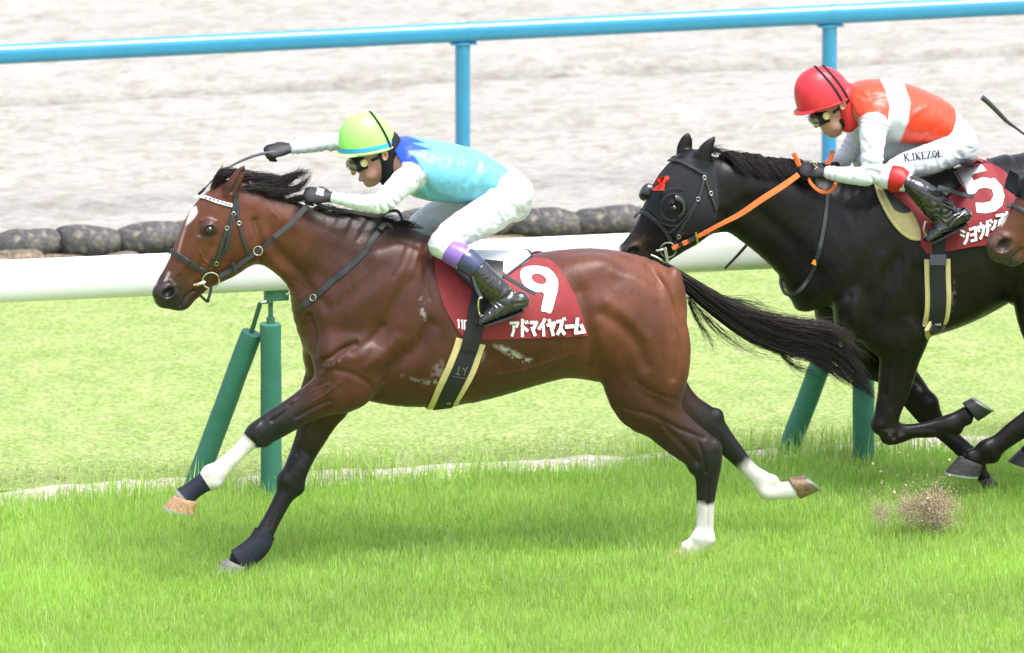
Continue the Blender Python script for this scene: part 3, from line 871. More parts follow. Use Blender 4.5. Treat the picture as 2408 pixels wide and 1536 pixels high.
H9 = dict(
    head=HEAD9, neck=NECK9, torso=TORSO9,
    legs=dict(
        near_hind=(-.125, [(1440, 770, 1600, 760, .115, -.12), (1405, 815, 1622, 805, .13), (1412, 880, 1620, 850, .12), (1440, 950, 1602, 915, .095), (1503, 1002, 1605, 962, .073), (1558, 1047, 1646, 1009, .058),
                           (1612, 1087, 1688, 1042, .048), (1634, 1114, 1690, 1068, .043), (1639, 1145, 1686, 1118, .034), (1638, 1188, 1680, 1182, .029), (1636, 1236, 1678, 1236, .028), (1631, 1262, 1676, 1268, .035), (1610, 1283, 1660, 1292, .031), (1592, 1292, 1648, 1306, .033)]),
        far_hind=(.125, [(1460, 790, 1600, 780, .11, .11), (1450, 830, 1612, 815, .12), (1470, 900, 1605, 870, .10), (1520, 960, 1625, 915, .075), (1570, 1005, 1648, 940, .062), (1620, 1040, 1676, 958, .053), (1652, 1052, 1694, 982, .046), (1685, 1062, 1720, 1018, .037), (1715, 1085, 1748, 1055, .031), (1750, 1119, 1779, 1095, .028),
                         (1776, 1148, 1804, 1110, .032), (1798, 1171, 1824, 1131, .034), (1826, 1173, 1842, 1136, .029), (1868, 1173, 1860, 1130, .034)]),
        near_fore=(-.135, [(775, 800, 930, 860, .10, -.14), (752, 862, 880, 925, .092, -.15), (732, 895, 812, 955, .075, -.145), (700, 922, 763, 972, .060), (660, 951, 714, 998, .050), (616, 978, 662, 1028, .044), (590, 1000, 622, 1045, .043), (571, 1026, 596, 1056, .035),
                           (549, 1052, 571, 1078, .030), (516, 1078, 541, 1110, .028), (486, 1102, 514, 1143, .034), (463, 1122, 489, 1152, .031), (436, 1143, 466, 1167, .030), (412, 1160, 456, 1180, .036)]),
        far_fore=(.135, [(735, 840, 860, 890, .10, .13), (706, 925, 838, 925, .085), (702, 975, 800, 975, .066), (695, 1026, 768, 1026, .054), (683, 1062, 744, 1068, .047), (668, 1102, 726, 1105, .043, .10), (655, 1140, 711, 1144, .042, .09), (645, 1168, 689, 1172, .034, .08), (622, 1215, 662, 1219, .029, .06),
                         (601, 1250, 645, 1256, .029, .04), (583, 1276, 632, 1288, .035, .025), (556, 1298, 606, 1312, .031, .01), (534, 1313, 582, 1327, .034, 0)])),
    ears=[(-.055, [(526, 452, 556, 458, .026), (530, 435, 563, 444, .024), (545, 412, 571, 424, .020), (561, 396, 576, 404, .012), (572, 389, 577, 392, .005)]),
          (.055, [(494, 446, 530, 440, .026), (500, 425, 531, 424, .023), (511, 405, 528, 407, .017), (519, 393, 525, 394, .008), (522, 389, 524, 390, .005)])],
    extra=[  # ellipsoids: photo x, y, Y, radii (along, across, up) in metres, angle in the side plane
        (850, 845, -.165, .19, .075, .13, 28, .05), (775, 835, -.125, .085, .10, .125, 0, .035), (748, 828, .10, .075, .09, .13, 0, .04),
        (870, 690, -.125, .27, .06, .13, 48, .10), (1480, 760, -.135, .17, .10, .26, 12, .06), (1375, 640, -.13, .13, .06, .06, 10, .08), (1560, 740, -.115, .08, .08, .24, -14, .04),
        (1050, 850, -.12, .30, .13, .16, 0, .06), (575, 570, -.058, .085, .045, .095, 40, .03), (575, 570, .058, .085, .045, .095, 40, .03), (893, 533, .0, .16, .035, .05, -14, .05),
           (1540, 708, 0, .135, .17, .155, 0, .05), (1556, 690, -.06, .10, .10, .12, 0, .04), (1555, 690, .06, .10, .10, .12, 0, .04),
           (598, 1013, -.135, .032, .038, .024, 40, .024), (622, 1038, -.135, .024, .026, .022, 40, .02), (490, 1108, -.135, .027, .032, .023, 35, .02), (506, 1136, -.135, .022, .026, .020, 0, .02),
           (1682, 1048, -.125, .022, .024, .026, 0, .02), (1632, 1100, -.125, .026, .038, .030, 0, .022), (1668, 1270, -.125, .026, .032, .026, 0, .014), (1640, 1262, -.125, .024, .032, .024, 0, .012),
           (1688, 976, .125, .024, .028, .028, 0, .016), (1660, 1040, .125, .030, .040, .034, 0, .016), (1800, 1158, .125, .030, .034, .026, -20, .014), (1818, 1128, .125, .024, .028, .020, 0, .014),
           (666, 1128, .09, .030, .040, .036, 0, .022), (703, 1148, .09, .022, .026, .026, 0, .02), (618, 1290, .025, .024, .028, .022, 0, .018), (596, 1280, .025, .024, .030, .022, 0, .018),
           (384, 700, 0, .046, .050, .048, 0, .02), (428, 711, 0, .044, .040, .036, 10, .018), (376, 688, -.030, .038, .026, .036, 20, .016), (376, 688, .030, .038, .026, .036, 20, .016)],
    eye=(491, 538, .0), nostril=(394, 687), mouth=[(424, 720), (438, 697), (458, 683)],
    strokes=[([(755, 852), (776, 844), (805, 823), (835, 808)], 8, -.016), ([(900, 885), (936, 852), (985, 812), (1012, 765)], 18, -.020), ([(728, 742), (741, 790), (738, 830), (754, 868)], 6, -.016),
             ([(960, 660), (932, 715), (905, 768), (880, 800)], 16, -.009), ([(935, 640), (880, 690), (815, 735)], 20, .006), ([(905, 630), (850, 676), (795, 720)], 16, -.004), ([(985, 640), (968, 700), (950, 760)], 16, .005),
             ([(752, 905), (709, 932), (672, 966), (640, 990)], 5, -.007), ([(775, 942), (740, 958), (698, 981)], 5, -.008), ([(735, 915), (690, 948), (650, 978)], 5, .005), ([(760, 862), (800, 845), (850, 838)], 12, .006),
             ([(625, 600), (675, 655), (722, 730)], 12, .010), ([(640, 575), (700, 640), (765, 720)], 12, -.009), ([(600, 480), (680, 520), (780, 560), (880, 600)], 22, .008), ([(600, 520), (615, 570), (618, 610)], 9, -.014), ([(660, 600), (720, 640), (780, 660)], 20, -.007),
             ([(1526, 622), (1564, 676), (1587, 735), (1603, 786), (1601, 840), (1586, 890)], 8, -.011), ([(1550, 640), (1590, 730), (1590, 800)], 10, .004), ([(1415, 738), (1461, 768), (1495, 805), (1520, 860)], 15, -.011), ([(1430, 710), (1480, 745), (1520, 790)], 14, .006), ([(1366, 690), (1383, 770), (1402, 860)], 20, -.022),
             ([(1470, 960), (1540, 980), (1600, 1010), (1655, 1030)], 6, -.007), ([(1560, 1000), (1610, 1050), (1640, 1085)], 7, -.006), ([(1480, 880), (1520, 930), (1570, 960)], 14, -.007), ([(1640, 1035), (1655, 1075), (1660, 1110)], 5, -.006), ([(1666, 1130), (1664, 1180), (1663, 1250)], 3.5, -.005),
             ([(1045, 700), (1060, 800), (1040, 900)], 12, .004), ([(1120, 830), (1200, 850), (1300, 840)], 20, -.008), ([(900, 905), (960, 930), (1030, 935)], 14, .006), ([(880, 920), (905, 900)], 8, -.010),
             ([(465, 560), (448, 600), (425, 640)], 7, .006), ([(497, 580), (475, 620), (455, 655)], 9, -.007), ([(474, 520), (490, 516), (507, 522)], 5, .007), ([(445, 560), (425, 600), (405, 635)], 8, -.004), ([(470, 552), (490, 556), (508, 550)], 4, -.004),
             ([(610, 1000), (596, 1020), (610, 1040)], 6, .004), ([(560, 1062), (520, 1100)], 3, -.004), ([(700, 1090), (690, 1120), (690, 1150)], 6, -.005), ([(725, 985), (718, 1030), (708, 1080)], 6, -.006), ([(652, 1195), (634, 1240)], 3.5, -.004),
             ([(408, 668), (425, 690), (420, 712)], 7, -.005), ([(380, 664), (398, 660), (412, 672)], 4, .006), ([(545, 452), (556, 432), (569, 405)], 4, -.010),
             ([(770, 905), (745, 915), (718, 930), (690, 945)], 2.4, .004), ([(800, 900), (770, 925), (735, 945)], 2.4, .003), ([(905, 915), (950, 915), (1010, 905)], 2.4, .0025), ([(1170, 880), (1230, 870), (1300, 850), (1350, 830)], 2.6, .003), ([(1230, 870), (1260, 885), (1290, 880)], 2.2, .0025),
             ([(470, 590), (478, 610), (472, 640), (456, 660)], 2.2, .0035), ([(478, 610), (492, 622)], 2, .003), ([(445, 600), (430, 630), (412, 650)], 2.2, .0025), ([(660, 640), (700, 665), (730, 690)], 4, -.0015), ([(745, 735), (765, 728), (780, 715)], 4, -.0015),
             ([(640, 500), (655, 520), (650, 545)], 3, .003), ([(1500, 900), (1540, 925), (1590, 940)], 5, -.004), ([(1440, 640), (1500, 660), (1540, 700)], 12, .004), ([(960, 580), (945, 620), (925, 650)], 7, -.005), ([(990, 575), (975, 620), (960, 655)], 7, .004), ([(1010, 600), (1000, 650), (1010, 700)], 7, -.005), ([(830, 830), (870, 800), (900, 770)], 10, -.007), ([(860, 860), (900, 830), (935, 795)], 12, .007),
             ([(790, 870), (830, 880), (870, 905)], 8, -.006), ([(720, 925), (680, 955)], 3, -.005), ([(1600, 960), (1640, 1000), (1670, 1025)], 3, .004), ([(1130, 650), (1128, 660)], 4, 0)],
)


def side_axes(deg):
    c, s = math.cos(R(deg)), math.sin(R(deg))
    return np.array([(c, 0, s), (0, 1, 0), (-s, 0, c)])


def ramp(par, keys):
    ks = np.array([k[0] for k in keys]); cs = np.array([k[1] for k in keys])
    return np.stack([np.interp(par, ks, cs[:, i]) for i in range(3)], 1)


def build_horse(spec, h, y0=0.0, dx=0, dy=0, hdx=0, hdy=0, sub=False, ramps=None, default=None):
    sh = lambda rows, a=0, b=0: [(r[0] + dx + a, r[1] + dy + b, r[2] + dx + a, r[3] + dy + b, r[4]) + ((r[5] + y0,) if len(r) > 5 else ()) for r in rows]
    P = {}
    P['head'] = pairs(sh(spec['head'], hdx, hdy), y0); P['neck'] = pairs(sh(spec['neck']), y0); P['torso'] = pairs(sh(spec['torso']), y0)
    for k, (yy, rows) in spec['legs'].items(): P[k] = pairs(sh(rows), y0 + yy)
    ear = [pairs(sh(rows, hdx, hdy), y0 + yy) for yy, rows in spec['ears']]
    al = np.vstack(list(P.values()) + ear)
    f = Field((al[:, :3] - al[:, 3:].max(1)[:, None]).min(0) - .03, (al[:, :3] + al[:, 3:].max(1)[:, None]).max(0) + .03, h)
    f.loft('torso', P['torso'], k=.05, cap=3.0)
    for e in spec['extra']:
        f.ball(U(e[0] + dx, e[1] + dy, e[2] + y0), (e[3], e[4], e[5]), side_axes(e[6]), k=e[7])
    f.loft('neck', P['neck'], k=.07, cap=2.5)
    for k in ('far_hind', 'far_fore', 'near_hind', 'near_fore'):
        if k in P: f.loft(k, P[k], k=.035, cap=1.8)
    f.loft('head', P['head'], k=.03)
    for i, e in enumerate(ear): f.loft('ear%d' % i, e, k=.02)
    ex, ey = spec['eye'][0] + dx + hdx, spec['eye'][1] + dy + hdy
    hw = .085
    eyes = []
    for s_ in (-1, 1):
        c = U(ex, ey, y0 - hw) if s_ < 0 else None
        if s_ < 0: cn = c
        else: c = np.array([cn[0], 2 * y0 - cn[1], cn[2]])
        f.ball(c + np.array((0, s_ * .006, .004)), (.034, .030, .030), k=.02)
        f.ball(c + np.array((0, s_ * .028, 0)), (.024, .020, .018), k=.012, cut=True)
        eyes.append(c + np.array((0, s_ * .014, 0)))
    nx, ny = spec['nostril'][0] + dx + hdx, spec['nostril'][1] + dy + hdy
    cn = U(nx, ny, y0 - .046)
    for s_ in (-1, 1):
        c = np.array([cn[0], y0 + s_ * .046, cn[2]])
        ns = spec.get('nos', 1.0)
        f.ball(c, (.046 * ns, .022, .036 * ns), side_axes(30), k=.02)
        f.ball(c + np.array((.003, s_ * .022, 0)), (.034 * ns, .034, .024 * ns), side_axes(30), k=.008, cut=True)
    V, F = f.surface(smooth=2)
    C = coat_colours(f, V, ramps, default)
    if sub: V, F, C = subdivide(V, F, C)
    if spec.get('strokes'):
        st = [([(x + dx, y + dy) for x, y in p], w, hh) for p, w, hh in spec['strokes']]
        mp = [(x + dx + hdx, y + dy + hdy) for x, y in spec['mouth']]
        V = sculpt(V, F, st + [(mp, 3.0, -.012)], y0 + .06)
    return f, V, F, eyes, C


def coat_colours(f, V, ramps, default):
    W = np.full(len(V), 1e-6); C = np.tile(np.array(default) * 1e-6, (len(V), 1))
    for k, keys in ramps.items():
        d, par = loft_at(f.lofts[k], V)
        par = par + .13 * fbm(V * np.array([45, 45, 18]), 2, 5)
        w = np.exp(-np.clip(d, 0, .2) / .006) * np.where(d < .06, 1, 0)
        C += ramp(par, keys) * w[:, None]; W += w
    return C / W[:, None]


def paint(C, V, P, poly, col, feather, ymax, amt=1.0, noise=0.0):
    q = np.asarray(poly, float); a = np.zeros(len(V))
    i = np.nonzero(((P > q.min(0) - feather) & (P < q.max(0) + feather)).all(1) & (V[:, 1] < ymax))[0]
    a[i] = poly_soft(P[i], poly, feather) * amt
    if noise: k = np.nonzero(a > 0)[0]; a[k] = a[k] * np.clip(.5 + noise * fbm(V[k] * 60, 3, 3) * 2, 0, 1)
    return C * (1 - a[:, None]) + np.array(col) * a[:, None]


horse9 = empty('horse', U(1000, 1300, 0), 'bay racehorse galloping in front with white lower legs', 'horse')
BAYR = (.104, .0300, .0138)
RAMP9 = dict(
    torso=[(0, BAY), (6, BAY), (8, BAYR), (11, BAYR)], neck=[(0, BAYR), (3, BAYR), (5, BAY), (6, BAY)],
    head=[(0, BAYR), (3.6, BAYR), (4.8, (.060, .021, .013)), (5.6, (.036, .019, .015)), (6.2, (.022, .016, .015)), (7.2, (.017, .014, .015))],
    near_hind=[(0, BAYR), (2, BAY), (4, BAYD), (5.4, (.024, .010, .008)), (6.2, BLK), (8.85, BLK), (9.1, WHT), (13, WHT)],
    far_hind=[(0, BAY), (3, BAYD), (4.2, (.022, .010, .008)), (5, BLK), (8.3, BLK), (8.7, WHT), (13, WHT)],
    near_fore=[(0, BAY), (2, BAY), (3, (.036, .014, .010)), (4, (.012, .008, .008)), (5, BLK), (6.4, BLK), (6.75, WHT), (13, WHT)],
    far_fore=[(0, BAY), (2, BAYD), (2.8, (.032, .013, .010)), (3.8, BLK), (12, BLK)],
    ear0=[(0, BAY), (2.6, BAY), (3.6, BLK), (4, BLK)], ear1=[(0, BAY), (2.6, BAY), (3.4, BLK), (4, BLK)])
f9, V9, F9, eyes9, C9 = build_horse(H9, .0082, sub=True, ramps=RAMP9, default=BAY)
P9 = proj(V9)
C9 *= (1 + .16 * fbm(V9 * 5, 2, 2))[:, None]
C9 = paint(C9, V9, P9, [(378, 682), (392, 673), (406, 676), (411, 690), (404, 700), (390, 700), (380, 694)], (.006, .004, .004), 6, .3, .9)
C9 = paint(C9, V9, P9, [(452, 488), (461, 486), (464, 500), (456, 513), (444, 525), (437, 530), (441, 514), (447, 498)], (.72, .70, .66), 3, .3)
C9 = paint(C9, V9, P9, [(437, 528), (441, 526), (434, 548), (427, 572), (421, 594), (417, 594), (424, 566), (430, 545)], (.4, .3, .27), 3, .3, .6)
C9 = paint(C9, V9, P9, [(396, 640), (399, 642), (391, 660), (387, 661)], (.5, .42, .4), 4, .3, .8)
C9 = paint(C9, V9, P9, [(470, 536), (480, 522), (500, 522), (512, 540), (505, 556), (482, 556), (470, 550)], (.02, .016, .016), 14, .1, .8)
# dried sweat where girth, cloth and saddle rub
for poly, amt in (([(988, 705), (993, 700), (998, 735), (999, 752), (993, 745)], 1), ([(1160, 812), (1180, 815), (1206, 824), (1228, 836), (1250, 846), (1236, 852), (1212, 848), (1200, 836), (1180, 824)], 1),
                  ([(945, 884), (975, 892), (1006, 897), (1036, 901), (1010, 902), (980, 897)], .7), ([(1020, 860), (1040, 848), (1044, 870), (1034, 896), (1012, 900)], .35), ([(1132, 822), (1142, 818), (1136, 850), (1126, 862)], .5), ([(768, 848), (785, 840), (800, 848), (788, 858), (774, 858)], .35)):
    C9 = paint(C9, V9, P9, poly, (.46, .44, .42), 6, 0, amt * .75, noise=1.0)
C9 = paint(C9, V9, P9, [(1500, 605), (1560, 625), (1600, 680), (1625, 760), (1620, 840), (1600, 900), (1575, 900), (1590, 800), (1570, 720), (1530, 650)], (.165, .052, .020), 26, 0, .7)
# mane line stays dark
C9 = paint(C9, V9, P9, [(500, 440), (560, 438), (640, 456), (714, 478), (817, 496), (886, 508), (963, 538), (1010, 552), (1000, 572), (940, 568), (880, 556), (800, 540), (720, 506), (640, 470), (560, 452)], BLK, 16, .3, .9)
body9 = new_obj('body', mesh_np('horse_body', V9, F9, C9.clip(0, 1)), M_coat, horse9)
B9 = Body(V9, F9)
for e in eyes9:
    m = MB()
    a = np.arange(16) * 2 * np.pi / 16
    m.rings([e + .0205 * np.stack([np.cos(a) * math.sin(t), np.full(16, -math.cos(t)) * (1 if e[1] < 0 else -1), np.sin(a) * math.sin(t) * .9], 1) for t in np.linspace(.02, 3.12, 12)])
    m.build('eye', M_eye, horse9)
hoof(horse9, (408, 1165), (462, 1178), (383, 1194), (458, 1206), -.135, M_hoof, .045, .051)
hoof(horse9, (531, 1315), (580, 1332), (505, 1341), (572, 1352), .0, M_hoofg, .044, .056)
hoof(horse9, (1592, 1292), (1648, 1306), (1566, 1308), (1640, 1324), -.125, M_hoof, .042, .054, shoe=False)
hoof(horse9, (1882, 1174), (1852, 1124), (1928, 1152), (1886, 1121), .125, M_hoofm, .042, .054)
for yy, rows in ((-.135, H9['legs']['near_fore'][1][10:]), (.03, H9['legs']['far_fore'][1][9:])):
    st = pairs(rows, yy); st = cr(st, 4)
    if yy < 0: st = st[3:]
    m = MB(); a = np.arange(20) * 2 * np.pi / 20; rg = []
    T = np.gradient(st[:, :3], axis=0); T /= np.linalg.norm(T, axis=1)[:, None]
    for i, q in enumerate(st):
        nn = np.cross(T[i], (0, 1, 0)); fl = .004 + (.002 if i in (0, len(st) - 1) else 0) + (.005 if yy > 0 else .001)
        rg.append(q[:3] + np.outer(np.cos(a), nn * (q[3] + fl)) + np.outer(np.sin(a), (0, q[4] + fl, 0)))
    m.rings(rg, cap=False); m.build('pastern_wrap', M_wrap, horse9)
print('horse9', len(V9), float(np.einsum('ij,ij->i', V9[F9[:, 0]], np.cross(V9[F9[:, 1]], V9[F9[:, 2]])).sum()))

# ================================================================== hair, tack and cloth of the bay horse
def gd(rows, y0=0.0, dx=0, dy=0):
    return [[*U(r[0] + dx, r[1] + dy, r[2] + y0), r[3]] for r in rows]


def hair(name, groups, parent, seed, **kw):
    """groups: (guides, count) - joined into one part"""
    VV, FF, CC, n0 = [], [], [], 0
    for i, (gs, cnt, opt) in enumerate(groups):
        o = dict(seg=12, r0=.0015, spread=1.0, curl=.006); o.update(kw); o.update(opt)
        me = strand_mesh('tmp', gs, cnt, o['seg'], o['r0'], o['spread'], seed + i, o['curl'], c0=o.get('c0', (.007, .006, .007)), c1=o.get('c1', (.026, .018, .018)))
        n = len(me.vertices); v = np.empty(n * 3, np.float32); me.vertices.foreach_get('co', v)
        f = np.empty(len(me.loops), np.int32); me.loops.foreach_get('vertex_index', f)
        c = np.empty(n * 4, np.float32); me.color_attributes['Col'].data.foreach_get('color', c)
        VV.append(v.reshape(-1, 3)); FF.append(f.reshape(-1, 4) + n0); CC.append(c.reshape(-1, 4)[:, :3]); n0 += n
        bpy.data.meshes.remove(me)
    o = new_obj(name, mesh_np(name, np.vstack(VV), np.vstack(FF), np.vstack(CC)), M_hair, parent, kind='stuff')
    return o


hair('mane', [
    (([gd([(512, 440, y, .012), (514, 420, y, .016), (535, 406, y, .016), (585, 412, y, .016), (632, 424, y, .012)]) for y in (0, .02, .04)]
      + [gd([(538, 446, y, .012), (556, 424, y, .016), (600, 416, y, .016), (650, 420, y, .015), (690, 436, y, .010)]) for y in (-.012, .005, .02)]
      + [gd([(585, 450, y, .012), (604, 434, y, .014), (650, 426, y, .014), (690, 412, y, .013), (730, 403, y, .010)]) for y in (-.02, 0, .02)]
      + [gd([(622, 456, y, .012), (645, 440, y, .014), (682, 424, y, .012), (712, 396, y, .008)]) for y in (-.03, .0)]
      + [gd([(650, 464, y, .012), (672, 448, y, .014), (702, 440, y, .012), (732, 412, y, .008)]) for y in (-.03, .0)]
      + [gd([(565, 448, -.045, .014), (600, 442, -.05, .016), (645, 448, -.05, .014), (690, 458, -.05, .006)]), gd([(625, 458, -.04, .012), (655, 455, -.05, .012), (700, 460, -.05, .006)])]
      + [gd([(680, 474, y, .012), (705, 468, y, .012), (730, 470, y, .008)]) for y in (-.03, .0)]), 1500, {}),
    ([gd([(540, 408, y, .012), (522, 416, y, .016), (508, 432, y, .012), (498, 449, y, .004)]) for y in (-.02, .02)], 240, {}),
    ([gd([(740 + 45 * i, 492 + 9 * i, -.01, .010), (775 + 45 * i, 490 + 9 * i, -.03, .012), (815 + 45 * i, 503 + 9 * i, -.06, .006)]) for i in range(5)], 420, {}),
], horse9, 40, curl=.012, spread=1.5)
hair('tail', [
    ([gd([(1566, 624, 0, 0.0138), (1618, 662, 0, 0.0294), (1680, 706, 0, 0.0415), (1750, 752, 0, 0.0484), (1830, 788, 0, 0.0467), (1905, 810, 0, 0.0380), (1970, 846, 0, 0.0242), (2022, 902, 0, 0.0138), (2062, 940, 0, 0.0052)]),
      gd([(1570, 630, 0, 0.0138), (1620, 678, 0, 0.0294), (1690, 734, 0, 0.0380), (1770, 788, 0, 0.0415), (1850, 822, 0, 0.0346), (1920, 838, 0, 0.0242), (1975, 880, 0, 0.0156), (2028, 918, 0, 0.0043)]),
      gd([(1566, 626, 0, 0.0138), (1618, 668, .02, 0.0294), (1690, 716, .02, 0.0397), (1780, 766, .02, 0.0432), (1860, 796, .01, 0.0346), (1930, 806, 0, 0.0242), (1990, 836, 0, 0.0156), (2028, 880, 0, 0.0103), (2050, 926, 0, 0.0035)])], 1500, dict(seg=18, r0=.0014, curl=.02)),
    ([gd([(1575, 628, 0, 0.0130), (1640, 672, -.01, 0.0259), (1720, 716, -.01, 0.0276), (1800, 742, -.02, 0.0224), (1880, 756, -.02, 0.0138), (1950, 764, -.03, 0.0103), (1992, 788, -.03, 0.0070), (2008, 812, -.03, 0.0035)]),
      gd([(1640, 676, 0, 0.0173), (1760, 734, -.01, 0.0242), (1860, 764, -.02, 0.0190), (1940, 772, -.03, 0.0138), (1985, 796, -.03, 0.0086), (2014, 802, -.03, 0.0035)]),
      gd([(1800, 760, 0, 0.0173), (1890, 776, 0, 0.0224), (1950, 786, 0, 0.0156), (1995, 806, 0, 0.0103), (2040, 842, 0, 0.0052)]),
      gd([(1800, 765, 0, 0.0173), (1900, 790, 0, 0.0242), (1960, 808, 0, 0.0173), (2006, 850, 0, 0.0121), (2030, 884, 0, 0.0052)]),
      gd([(1850, 815, 0, 0.0173), (1910, 842, 0, 0.0208), (1950, 868, 0, 0.0138), (1985, 876, 0, 0.0086), (2010, 900, 0, 0.0043)])], 620, dict(seg=18, r0=.0012, curl=.028, c0=(.016, .012, .013), c1=(.06, .04, .04))),
    ([gd([(1620, 700, 0, 0.0173), (1660, 745, 0, 0.0259), (1720, 800, 0, 0.0346), (1790, 838, 0, 0.0346), (1860, 850, 0, 0.0173)]), gd([(1620, 710, 0, 0.0086), (1640, 750, 0, 0.0173), (1668, 800, 0, 0.0173), (1676, 838, 0, 0.0130)]),
      gd([(1840, 835, 0, 0.0173), (1870, 862, 0, 0.0259), (1905, 878, 0, 0.0173), (1950, 900, 0, 0.0173)]), gd([(1700, 700, 0, 0.0173), (1770, 716, 0, 0.0259), (1840, 736, 0, 0.0173)])], 170, dict(seg=14, r0=.0009, curl=.035)),
], horse9, 70)


def bpath(body, pts, n=6): return body.path(pts, n)


def strap_on(body, pts, w, t, mt, name, parent, lift=.003, mirror=None, n=6):
    P, N = body.path(pts, n)
    m = MB(); m.strap(P, N, w, t, n=2, lift=lift)
    if mirror is not None:
        Q = P.copy(); Q[:, 1] = 2 * mirror - Q[:, 1]; M = N.copy(); M[:, 1] *= -1
        if np.linalg.norm(P[0] - Q[0]) < .2:
            m = MB(); m.strap(np.vstack([Q[::-1], P]) if np.linalg.norm(P[0] - Q[0]) > .012 else np.vstack([Q[:0:-1], P]),
                              np.vstack([M[::-1], N]) if np.linalg.norm(P[0] - Q[0]) > .012 else np.vstack([M[:0:-1], N]), w, t, n=2, lift=lift)
        else: m.strap(Q, M, w, t, n=2, lift=lift)
    return m.build(name, mt, parent)


def ring(c, r, th, N=(0, 1, 0), k=26):
    N = np.asarray(N, float); N /= np.linalg.norm(N); A = np.cross(N, (.2, .1, 1)); A /= np.linalg.norm(A); B = np.cross(N, A)
    a = np.linspace(0, 2 * np.pi, k, endpoint=False); RG = []
    for x in a:
        e = A * math.cos(x) + B * math.sin(x)
        q = np.arange(8) * 2 * np.pi / 8
        RG.append(c + e * r + th * (np.outer(np.cos(q), e) + np.outer(np.sin(q), N)))
    m = MB(); m.rings(RG, closed=True)
    return m


def decal(body, outer, holes, lift, step=5.0, fallbackY=None, nrm=None):
    """flat print laid on a body: outline in photo positions -> triangulated, draped"""
    from mathutils.geometry import delaunay_2d_cdt
    outer = np.asarray(outer, float)
    pts = list(map(tuple, outer)); edges = [(i, (i + 1) % len(outer)) for i in range(len(outer))]
    for h in holes:
        b = len(pts); pts += list(map(tuple, h)); edges += [(b + i, b + (i + 1) % len(h)) for i in range(len(h))]
    lo, hi = outer.min(0), outer.max(0)
    gx, gy = np.meshgrid(np.arange(lo[0], hi[0], step), np.arange(lo[1], hi[1], step))
    G = np.stack([gx.ravel(), gy.ravel()], 1)
    ok = in_poly(G, outer) & (seg_dist2(G, list(outer) + [outer[0]]) > step * .4)
    for h in holes: ok &= ~in_poly(G, h) & (seg_dist2(G, list(h) + [h[0]]) > step * .4)
    pts += list(map(tuple, G[ok]))
    v, e, f, *_ = delaunay_2d_cdt([Vector(p) for p in pts], edges, [], 0, 1e-4)
    v = np.array([tuple(q) for q in v]); f = np.array([t for t in f if len(t) == 3])
    c = v[f].mean(1); keep = in_poly(c, outer)
    for h in holes: keep &= ~in_poly(c, h)
    f = f[keep]
    out = []; last = None
    for x, y in v:
        h = body.hit(x, y)
        if h is None: h = last if last is None else (U(x, y, last[0][1]), last[1])
        if h is None: h = (U(x, y, fallbackY or 0), np.array((0, -1., 0)))
        last = h
        n = h[1] if h[1] @ FW < 0 else -h[1]
        if nrm is not None: n = nrm
        out.append(h[0] + n * lift)
    out = np.array(out)
    n = np.cross(out[f[:, 1]] - out[f[:, 0]], out[f[:, 2]] - out[f[:, 0]])
    fl = (n @ FW) > 0; f[fl] = f[fl][:, ::-1]
    return out, f


def stroke_poly(pts, w, n=3):
    P = cr(np.asarray(pts, float), n) if len(pts) > 2 and n > 1 else np.asarray(pts, float)
    T = np.gradient(P, axis=0); T /= np.linalg.norm(T, axis=1)[:, None] + 1e-9
    Nn = np.stack([-T[:, 1], T[:, 0]], 1) * w / 2
    return np.vstack([P + Nn, (P - Nn)[::-1]])


def poly_strokes(pts, w):
    """sharp-cornered stroke: one quad per leg with square joints"""
    out = []
    pts = np.asarray(pts, float)
    for a, b in zip(pts[:-1], pts[1:]):
        t = (b - a) / (np.linalg.norm(b - a) + 1e-9); n = np.array((-t[1], t[0])) * w / 2
        a2 = a - t * w * .28; b2 = b + t * w * .28
        out.append(np.array([a2 + n, b2 + n, b2 - n, a2 - n]))
    return out


def print_strokes(body, strokes, w, lift, dark, light, name, parent, edge=2.6, T=lambda p: p, step=5.0, nrm=None):
    me1, me2 = MB(), MB(); k = 0
    for s_ in strokes:
        ww = s_[1] if isinstance(s_, tuple) else w
        s_ = s_[0] if isinstance(s_, tuple) else s_
        for q in poly_strokes([T(p) for p in s_], ww):
            V, f = decal(body, q, [], lift + .0016 + .0002 * k, step, nrm=nrm); me1.add(V, tris=f)
            if dark is not None:
                for q2 in poly_strokes([T(p) for p in s_], ww + edge):
                    pass
            k += 1
        if dark is not None:
            for q in poly_strokes([T(p) for p in s_], ww + edge):
                V, f = decal(body, q, [], lift + .00004 * k, step); me2.add(V, tris=f); k += 1
    o = me1.build(name, light, parent, smooth=True, auto=0)
    if dark is not None: me2.build('outline', dark, o, auto=0)
    return o


def coons(top, rear, bottom, front, nu, nv):
    t, r, b, f = [cr(np.asarray(c, float), 12) for c in (top, rear, bottom, front)]
    rs = lambda c, n: np.stack([np.interp(np.linspace(0, 1, n), np.linspace(0, 1, len(c)), c[:, i]) for i in range(2)], 1)
    t, b, r, f = rs(t, nu), rs(b, nu), rs(r, nv), rs(f, nv)
    u = np.linspace(0, 1, nu)[None, :, None]; v = np.linspace(0, 1, nv)[:, None, None]
    return (1 - v) * t[None] + v * b[None] + (1 - u) * f[:, None] + u * r[:, None] - ((1 - u) * (1 - v) * t[0] + u * (1 - v) * t[-1] + (1 - u) * v * b[0] + u * v * b[-1])


